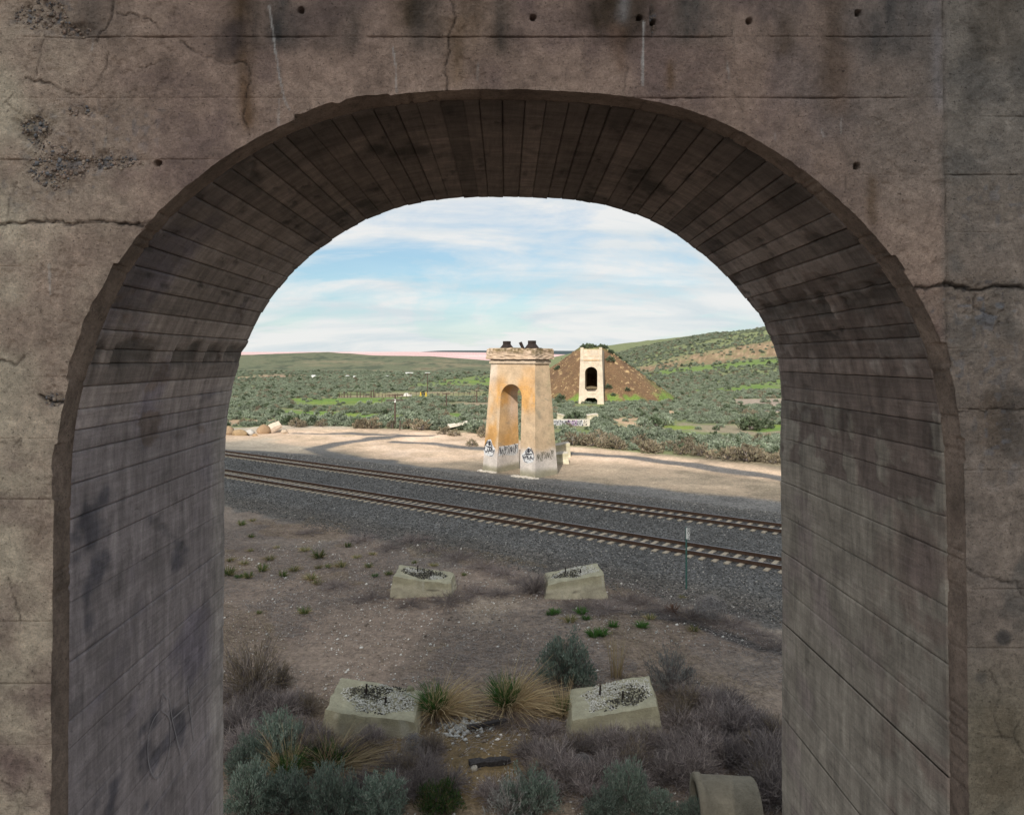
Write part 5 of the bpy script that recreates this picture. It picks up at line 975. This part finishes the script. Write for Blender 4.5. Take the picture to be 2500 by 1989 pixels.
for i in range(54):                                    # left band
    px = 690+i*9.6+random.uniform(-6, 6); base = float(tab(px, BND)); py = base-random.choice((0, 2, 5, 9, 14, 19))*random.uniform(.6, 1)-1
    if 1085 < px < 1150 and py > base-8: py -= 10
    dry = py > base-4; s = random.uniform(1.0, 1.9)
    put(0, 'dry_bush' if dry else 'sagebrush', random.choice(fd_me if dry else fb_me+[fdk_me]), px, py, (s*1.15, s*1.15, s), ('brown dry bush edging the sand ' if dry else 'grey green sagebrush edging the sand ')+('near the pale tilted slab' if px < 770 else 'straight below the corral fence' if px < 910 else 'around the nearest utility pole' if px < 1000 else 'just left of the long flat slab' if px < 1085 else 'between the long flat slab and the tall pier'), 'bush', LB)
for px, py, s, me_, lb in ((1835, 1050, 2.6, fdk_me, 'large dark green sagebrush standing alone near the right jamb'), (1868, 1046, 1.9, fdk_me, 'second dark sagebrush leaning on the large one near the right jamb'), (1597, 1042, 2.1, fdk_me, 'dark sagebrush clump right of the eroded sand bank'), (1575, 1046, 1.7, fb_me[1], 'grey sagebrush in front of the eroded sand bank'), (1620, 1038, 2.0, fb_me[2], 'right half of the clump beside the eroded sand bank'),
                           (1405, 1026, 1.9, fdk_me, 'dark bush between the two pale blocks'), (1390, 1028, 1.6, fdk_me, 'dark bush covering the left pale block'), (1748, 1050, .8, fdk_me, 'single small bush on the dry grass right of the road'), (1173, 1058, 1.3, fdk_me, 'dark bush touching the left side of the tall pier'), (1152, 1088, 1.0, fd_me[0], 'dry bush at the left foot of the tall pier'), (1085, 1060, 1.3, fd_me[1], 'brown bush below the long flat slab'), (1110, 1064, 1.2, fd_me[0], 'brown weeds before the long flat slab'), (1030, 1050, 2.0, fd_me[1], 'straw coloured heap bush left of the long flat slab'), (1447, 1036, 1.1, fb_me[0], 'grey bush at the right end of the graffiti wall'), (1375, 1048, 1.0, fb_me[1], 'grey bush before the graffiti wall')):
    put(0, 'sagebrush', me_, px, py, (s*1.1, s*1.1, s*.9), lb, 'bush')
EB = 'bushes on the brown embankment'
for zx, zy, s in ((1115, 430, 1.5), (1080, 890, 1.2), (1400, 930, 1.0), (1165, 1010, .8), (270, 1090, 1.6), (200, 570, .9), (230, 540, .8)):
    px, py = 1330+zx/6.955, 820+zy/6.955; best = None
    for d in np.linspace(155, 215, 500):
        X_, Y_, Z_ = at(px, py, d)
        if Z_ < max(float(zemb(np.array(X_), np.array(Y_))), float(zg(X_, Y_))): best = (X_, Y_, Z_); break
    if best is None: continue
    o = link('sagebrush', fdk_me, None, (best[0], best[1], best[2]-.15)); o.scale = (s*1.3, s*1.3, s*1.1); tag(o, 'dark bush growing on the brown embankment slope', 'bush', EB)
for i in range(26):
    t_ = random.random(); X_ = 26.5+t_*6+random.uniform(-.8, .8); Y_ = 186+random.uniform(-2, 5); 
    if i > 13: X_ = 32.0+(i-13)*1.15; Y_ = 186+random.uniform(-3, 2)
    Z_ = float(zemb(np.array(X_), np.array(Y_))); s = random.uniform(.8, 1.25); o = link('sagebrush', fdk_me if i < 18 else fb_me[i % 4], None, (X_, Y_, Z_-.2)); o.scale = (s*1.35, s*1.35, s*1.15); tag(o, 'dark bush on top of the embankment behind the abutment' if i <= 13 else 'bush on the right hand ridge of the embankment', 'bush', 'bushes on the embankment crest')
# the uncountable rest: one body of sagebrush over the plain
def field_points():
    out = []
    for d0, d1, dens, s0, s1 in ((76, 120, .85, .55, 1.2), (120, 190, .70, .6, 1.25), (190, 320, .42, .7, 1.4), (320, 640, .14, .95, 1.9)):
        area = .5*(d1*d1-d0*d0)*1.5; n = int(area*dens); Y_ = np.sqrt(rng.uniform(d0*d0, d1*d1, n)); X_ = Y_*rng.uniform(-.72, .78, n)
        out.append(np.c_[X_, Y_, rng.uniform(s0, s1, n)])
    p = np.vstack(out); X_, Y_ = p[:, 0], p[:, 1]; P2 = p[:, :2]
    w = fbm(X_/16, Y_/16, 0, 4, 101); w2 = fbm(X_/5, Y_/5, 0, 3, 102)
    keep = (Y_ > np.interp(X_/Y_, BND_G[:, 0]/BND_G[:, 1], BND_G[:, 1])+1.0) & (w+.5*w2 > .62-.12*(Y_ > 190))
    hp = .62*p[:, 2]*F/Y_; gx_, gy_ = px_of(X_, Y_); dq = F*(H+.6)/np.maximum(gy_-hp-HY, 1); Pt = np.c_[(gx_-CX)*dq/F, dq]; dh = F*(H+.6)/np.maximum(gy_-.5*hp-HY, 1); Ph = np.c_[(gx_-CX)*dh/F, dh]
    for pl in GREEN: keep &= ~((inpoly(P2, pl) | inpoly(Pt, pl) | inpoly(Ph, pl)) & (rng.random(len(p)) < .95))
    FNC = G((822, 958), (1010, 956), (1200, 957), (1200, 968), (1010, 968), (1006, 974), (822, 975)); keep &= ~((inpoly(P2, FNC) | inpoly(Pt, FNC) | inpoly(Ph, FNC)) & (rng.random(len(p)) < .96))
    for pl, _ in TANP: keep &= ~(inpoly(P2, pl) & (rng.random(len(p)) < .93))
    keep &= ~(inpoly(P2, GAP) & (rng.random(len(p)) < .97))
    keep &= zemb(X_, Y_) < 0
    keep &= np.hypot(X_-mC[0], Y_-mC[1]) > 5; ppx_, ppy_ = px_of(X_, Y_)
    keep &= ~((ppx_ > 1345) & (ppx_ < 1448) & (ppy_ > 1024) & (ppy_ < 1066) & (rng.random(len(p)) < .9)); keep &= ~((ppx_ > 1400) & (ppx_ < 1480) & (ppy_ > 984) & (ppy_ < 996))
    keep &= ~((Y_ > 388) & (Y_ < 424) & (np.interp(X_, *np.array(RH).T) > 5) & (rng.random(len(p)) < .6)); keep &= ~((Y_ > 355) & (Y_ < 388) & (np.interp(X_, *np.array(RH).T) > 5) & (rng.random(len(p)) < .85))
    keep &= ~((np.interp(X_, *np.array(LH).T) > 4) & (Y_ > 480))
    return p[keep]
fp_ = field_points()
def spread(name, pts, meshes, dz):
    src = bpy.data.collections.new(name+'_forms')
    for me_ in meshes: src.objects.link(bpy.data.objects.new(name+'_form', me_))
    pm = bpy.data.meshes.new(name); pm.vertices.add(len(pts)); pm.vertices.foreach_set('co', np.c_[pts[:, 0], pts[:, 1], zg(pts[:, 0], pts[:, 1])+dz].ravel())
    for nm, arr in (('sc', pts[:, 2]), ('rz', rng.uniform(0, 6.28, len(pts)))): pm.attributes.new(nm, 'FLOAT', 'POINT').data.foreach_set('value', arr.astype(np.float32))
    po = link(name, pm); po['kind'] = 'stuff'
    ng = bpy.data.node_groups.new('spread_'+name, 'GeometryNodeTree'); ng.interface.new_socket('Geometry', in_out='INPUT', socket_type='NodeSocketGeometry'); ng.interface.new_socket('Geometry', in_out='OUTPUT', socket_type='NodeSocketGeometry')
    N_, L_ = ng.nodes, ng.links; gi, go = N_.new('NodeGroupInput'), N_.new('NodeGroupOutput'); ip = N_.new('GeometryNodeInstanceOnPoints'); ci = N_.new('GeometryNodeCollectionInfo')
    ci.inputs['Collection'].default_value = src; ci.inputs['Separate Children'].default_value = True; ci.inputs['Reset Children'].default_value = True
    m2p = N_.new('GeometryNodeMeshToPoints'); a1, a2 = N_.new('GeometryNodeInputNamedAttribute'), N_.new('GeometryNodeInputNamedAttribute'); cx_ = N_.new('ShaderNodeCombineXYZ')
    for a_, n_ in ((a1, 'sc'), (a2, 'rz')): a_.data_type = 'FLOAT'; a_.inputs['Name'].default_value = n_
    L_.new(gi.outputs[0], m2p.inputs[0]); L_.new(m2p.outputs[0], ip.inputs['Points']); L_.new(ci.outputs[0], ip.inputs['Instance']); ip.inputs['Pick Instance'].default_value = True
    L_.new(a1.outputs['Attribute'], ip.inputs['Scale']); L_.new(a2.outputs['Attribute'], cx_.inputs[2]); L_.new(cx_.outputs[0], ip.inputs['Rotation']); L_.new(ip.outputs[0], go.inputs[0])
    po.modifiers.new('spread', 'NODES').node_group = ng
flat_me = [dome(10, SAGE2, 80+s_) for s_ in range(3)]
for me_ in flat_me: me_.transform(__import__('mathutils').Matrix.Diagonal((1, 1, .78, 1)))
spread('sagebrush_cover', fp_, flat_me*4+[fdk_me]+fb_me[:2]+fd_me[:1], -.08)
DP = np.array(DPTS); a_, b_ = gnd(1183, 1835)[:2]; DP = DP[~((np.abs(DP[:, 0]-a_) < .95) & (np.abs(DP[:, 1]-b_) < 1.35))]; spread('dead_brush', DP[DP[:, 3] == 0], dead_me+dead_me+tanb_me[1:], -.03); spread('dead_weed_mats', DP[DP[:, 3] == 1], mat_me, -.03)
# ------------------------------------------------------------------ loose ground cover: ballast stones, pale pebbles, straw
def scatter(n, px0, px1, d0, d1):
    Y_ = np.sqrt(rng.uniform(d0*d0, d1*d1, n)); X_ = Y_*rng.uniform((px0-CX)/F, (px1-CX)/F, n); return X_, Y_
X_, Y_ = scatter(130000, 500, 1960, 24, 74); n_ = tn(X_, Y_); w = fbm(X_/3, Y_/3, 0, 4, 21)*2-1
k = (n_ > -7.0+.9*w) & (n_ < 13.5) & (rng.random(len(X_)) < np.clip(45/Y_, .25, 1)**1.5); X_, Y_, n_ = X_[k], Y_[k], n_[k]
pale = rng.random(len(X_)) < .03+.16*S(-1.4, -2.6, n_)*(1-S(-4, -7, n_))*S(-6, 10, X_)
c = np.where(pale[:, None], np.array((.42, .39, .35))*rng.uniform(.7, 1.3, (len(X_), 1)), np.array((.132, .128, .122))*rng.uniform(.4, 1.6, (len(X_), 1)))
stones('ballast_stones', X_, Y_, rng.uniform(.018, .040, len(X_))*(1+Y_/110), c, seed=6)
X_, Y_ = scatter(16000, 520, 1960, 15, 40); k = (tn(X_, Y_) < -6) & (fbm(X_/2.2, Y_/2.2, 0, 3, 110) > .36); X_, Y_ = X_[k], Y_[k]
c = np.where(rng.random((len(X_), 1)) < .55, np.array((.78, .74, .68)), np.array((.26, .21, .17)))*rng.uniform(.6, 1.15, (len(X_), 1)); stones('pale_pebbles', X_, Y_, rng.uniform(.012, .036, len(X_))*np.where(rng.random(len(X_)) < .06, 2.2, 1), c, seed=7)
X_, Y_ = scatter(110000, 500, 1980, 14.5, 45); wl_ = fbm(X_/4, Y_/4, 0, 4, 111); n_ = tn(X_, Y_)
k = (n_ < -5.8) & (rng.random(len(X_)) < np.clip((wl_-.36)*4, .06, 1)); X_, Y_ = X_[k], Y_[k]; n = len(X_)
an = rng.normal(.0, .75, n)+.35*(fbm(X_/6, Y_/6, 0, 2, 112)-.5)*6; ln = rng.uniform(.08, .30, n); t = np.linspace(-.5, .5, 3)[None]
P_ = np.stack([X_[:, None]+np.cos(an)[:, None]*ln[:, None]*t, Y_[:, None]+np.sin(an)[:, None]*ln[:, None]*t+rng.normal(size=(n, 3))*.02, np.broadcast_to((zg(X_, Y_)+.015)[:, None], (n, 3))+np.abs(rng.normal(size=(n, 3)))*.025], -1)
v, q = ribbons(P_, rng.uniform(.004, .009, (n, 1))*np.ones((1, 3)), up=np.array((0, 0, 1.)))
wv = fbm(X_/3, Y_/3, 0, 3, 113)[:, None]; c = np.where(wv > .52, pal(n, [(.40, .35, .32), (.50, .44, .40), (.22, .185, .17)]), pal(n, [(.46, .36, .24), (.24, .18, .125), (.56, .45, .32)]))
o = link('dry_litter', mesh('dry_litter', v, q, MD, rep(c, 6))); o['kind'] = 'stuff'
# ------------------------------------------------------------------ poles, fence, vehicle
PG = 'wooden utility poles crossing the sagebrush plain'
def pole(label, px, pyb, pyt, arms, armw=1.6, mat=MWOOD, white=False, d=None, th=.15, group=PG):
    X_, Y_, _ = gnd(px, pyb) if d is None else (0, d, 0)
    if d is not None: X_ = (px-CX)*d/F
    z0 = float(zg(X_, Y_)); zt = H-(pyt-HY)*Y_/F; t = thing('utility_pole', label, 'utility pole', (X_, Y_, z0), group)
    v, f = tube((X_, Y_, z0-.2), (X_, Y_, zt), th, th*.75, 8); part('pole', v, f, mat, t)
    for i in range(arms):
        v, f = box((X_, Y_-.1, zt-.15-.75*i), (armw*2, .14, .16), R(25)); part('crossarm', v, f, MWHITE if white else mat, t)
    return t
p1 = pole('nearest utility pole with two crossarms above the sand edge', 964.5, 1043, 962, 2, 1.3); X_, Y_, Z_ = p1.location; v, f = box((X_, Y_-.13, 3.3), (.22, .04, .45)); part('notice', v, f, MWHITE, p1)
pole('second utility pole left of the tall pier in the brush', 1090, 1003, 959, 1, .8); pole('faint utility pole close beside the tall pier', 1164, 985, 953, 1, .7); t = pole('tall thin pole with a white top bar above the fence', 1043.5, 960, 908.5, 1, .75, MWOOD, True); pole('left pole of the far pair seen right of the tall pier', 1371, 894, 874, 1, 1.5, MWOOD, False, 900, .5); pole('right pole of the far pair seen right of the tall pier', 1374.5, 894, 875, 1, 1.5, MWOOD, False, 905, .5)
for px, pb, pt_ in ((976, 1050, 1026), (958.5, 1046, 1033), (1144, 1017, 1001), (932, 984, 972), (936, 976, 970), (955, 1005, 996)):
    X_, Y_, _ = gnd(px, pb); t = thing('fence_post', 'short weathered post standing alone in the brush left of the tall pier', 'post', (X_, Y_, -.6), 'lone posts in the brush'); v, f = tube((X_, Y_, -.9), (X_+.05, Y_, H-(pt_-HY)*Y_/F), .11, .09, 7); part('post', v, f, MWOOD, t)
cf = thing('corral_fence', 'old wooden corral fence with dark uneven posts on the green strip', 'fence', gnd(870, 972))
D_ = F*(H+.6)/(971.5-HY)
def fx_(px): return (px-CX)*D_/F
for zx, hh, th_ in ((158, 1.15, .12), (190, .9, .1), (222, 1.5, .14), (265, 1.1, .1), (310, 1.2, .11), (396, 1.45, .13), (438, 1.5, .13), (486, 1.0, .09), (515, .9, .09), (570, 1.1, .1), (590, 1.7, .15), (620, 1.9, .16), (636, 1.3, .12), (690, 1.0, .08), (735, .9, .08), (780, .9, .08), (830, .9, .08), (880, .9, .08), (940, 1.0, .1), (1000, .9, .08), (1060, .9, .08), (1125, 1.0, .1)):
    x = fx_(800+zx/5.528); v, f = tube((x, D_, -.8), (x+random.uniform(-.08, .08), D_, -.6+hh*1.15), th_*1.1, th_*.9, 6); part('post', v, f, MWOOD if zx > 640 else m_dark if False else MWOOD, cf)
for a_, b_ in ((158, 222), (222, 310), (310, 438), (438, 570), (640, 735), (735, 830), (830, 940), (940, 1060), (1060, 1125)):
    for zz in (-.15, .2, .5):
        x0, x1 = fx_(800+a_/5.528), fx_(800+b_/5.528); v, f = tube((x0, D_+.1, zz+random.uniform(-.06, .06)), (x1, D_+.1, zz+random.uniform(-.06, .06)), .055, .055, 5); part('rail', v, f, MPALE if a_ >= 600 or zz < 0 else MWOOD, cf)
ff = thing('rail_fence', 'long pale rail fence running right from the corral to the tall pier', 'fence', gnd(1090, 967)); D2 = D_+6
for i in range(15):
    x = (1003+i*13.0-CX)*D2/F; v, f = tube((x, D2, -.8), (x, D2, .55), .07, .07, 6); part('post', v, f, MWOOD, ff)
    if i < 14:
        for zz in (-.05, .4): v, f = tube((x, D2+.08, zz), (x+13*D2/F, D2+.08, zz+.02), .045, .045, 5); part('rail', v, f, MPALE, ff)
for px, w_ in ((1027, .5), (1040, .5)):
    x = (px-CX)*(D_-3)/F; t = thing('gate_post', 'yellow painted gate post beside the corral fence', 'post', (x, D_-3, -.6), 'yellow gate posts'); v, f = join(tube((x-.25, D_-3, -.6), (x, D_-3, 1.1), .1, .08, 6), tube((x+.25, D_-3, -.6), (x, D_-3, 1.1), .1, .08, 6)); part('post', v, f, MYEL, t)
vx, vd = (992-CX)*187/F, 187.0; vh = thing('pickup_truck', 'small white pickup truck parked behind the corral fence', 'truck', (vx, vd, -1.15))
prof_ = [(-2.3, .35), (-2.3, 1.0), (-1.0, 1.08), (-.55, 1.75), (.75, 1.75), (1.0, 1.1), (2.4, 1.05), (2.4, .35)]
vh.scale = (.58,)*3; vh.location.z = -.55; vzb = -.55
V = [(vx+a_, vd+s_*.9*(1 if b_ < 1.4 else .82), -.55+b_) for s_ in (-1, 1) for a_, b_ in prof_]; n = len(prof_); part('body', V, [(i, (i+1) % n, n+(i+1) % n, n+i) for i in range(n)]+[tuple(range(n-1, -1, -1)), tuple(range(n, 2*n))], MWHITE, vh)
v, f = box((vx-.2, vd-.80, .88), (.5, .05, .42)); part('window', v, f, MGLASS, vh); v, f = box((vx+.4, vd-.80, .88), (.5, .05, .42)); part('window', v, f, MGLASS, vh)
for wx_ in (-1.5, 1.55): v, f = tube((vx+wx_, vd-.95, -.20), (vx+wx_, vd-.72, -.20), .36, .36, 14); part('wheel', v, f, MBLACK, vh)
HB = 'tiny white roofs at the foot of the far left hill'
for px, py, w_, h_ in ((766, 917.5, 1.8, 1.5), (849, 919.5, 1.5, 1.2), (868, 920, 1.8, 1.0), (946, 915, 1.3, 1.0), (1000, 904, 4.5, 1.2), (880, 920.5, 2.6, .9)):
    d_ = 372.0 if py > 910 else 430; x = (px-CX)*d_/F; z0 = float(zg(x, d_)); t = thing('shed', 'tiny pale shed at the foot of the far left hill', 'shed', (x, d_, z0), HB); v, f = box((x, d_, z0+h_*.35), (w_, 3, h_*.7)); part('wall', v, f, MWHITE, t); zt = z0+h_*.7
    part('roof', [(x-w_*.55, d_-1.7, zt), (x+w_*.55, d_-1.7, zt), (x+w_*.55, d_+1.7, zt), (x-w_*.55, d_+1.7, zt), (x-w_*.55, d_, zt+h_*.3), (x+w_*.55, d_, zt+h_*.3)], [(0, 1, 5, 4), (2, 3, 4, 5), (0, 4, 3), (1, 2, 5), (3, 2, 1, 0)], MWHITE, t)
# ------------------------------------------------------------------ the cloud added out of view behind the camera to shade the pier and the near ground
def shade_cloud_skin():
    t = NT('shade_cloud_skin'); t.b.inputs['Base Color'].default_value = (.88, .89, .9, 1); t.b.inputs['Roughness'].default_value = 1
    tr = t.N.new('ShaderNodeBsdfTransparent'); mx = t.N.new('ShaderNodeMixShader'); mx.inputs[0].default_value = .32     # each of its two skins lets a third of the sun through
    t.L.new(t.b.outputs[0], mx.inputs[1]); t.L.new(tr.outputs[0], mx.inputs[2]); t.L.new(mx.outputs[0], t.N['Material Output'].inputs[0]); return t.m
def shade_cloud():
    T_ = 1150.0; c0 = np.array((4.0, -84.0, 4.0))+np.array(SUNV)*T_
    # long axis along the tracks, so that the shadow's edge follows them
    L1 = np.array((.8, -.6, 0)); L2 = np.cross(np.array(SUNV), L1); L2 /= np.linalg.norm(L2); L3 = np.array(SUNV)
    nu, nv = 96, 48; u, v = np.meshgrid(np.linspace(0, 2*math.pi, nu), np.linspace(-1, 1, nv), indexing='ij'); r = np.sqrt(np.maximum(1-v*v, 0))
    x, y = np.cos(u)*r, np.sin(u)*r; b = 1+.08*(fbm(x*3, y*3, v*3, 4, 120)-.5)
    P_ = c0+(x*b*420)[..., None]*L1+(y*b*CLW)[..., None]*L2+(v*b*40)[..., None]*L3
    o = link('shade_cloud', mesh('shade_cloud', P_.reshape(-1, 3), grid_faces(nu, nv), shade_cloud_skin(), None, True)); o['kind'] = 'stuff'
CLW = 66.0
shade_cloud()
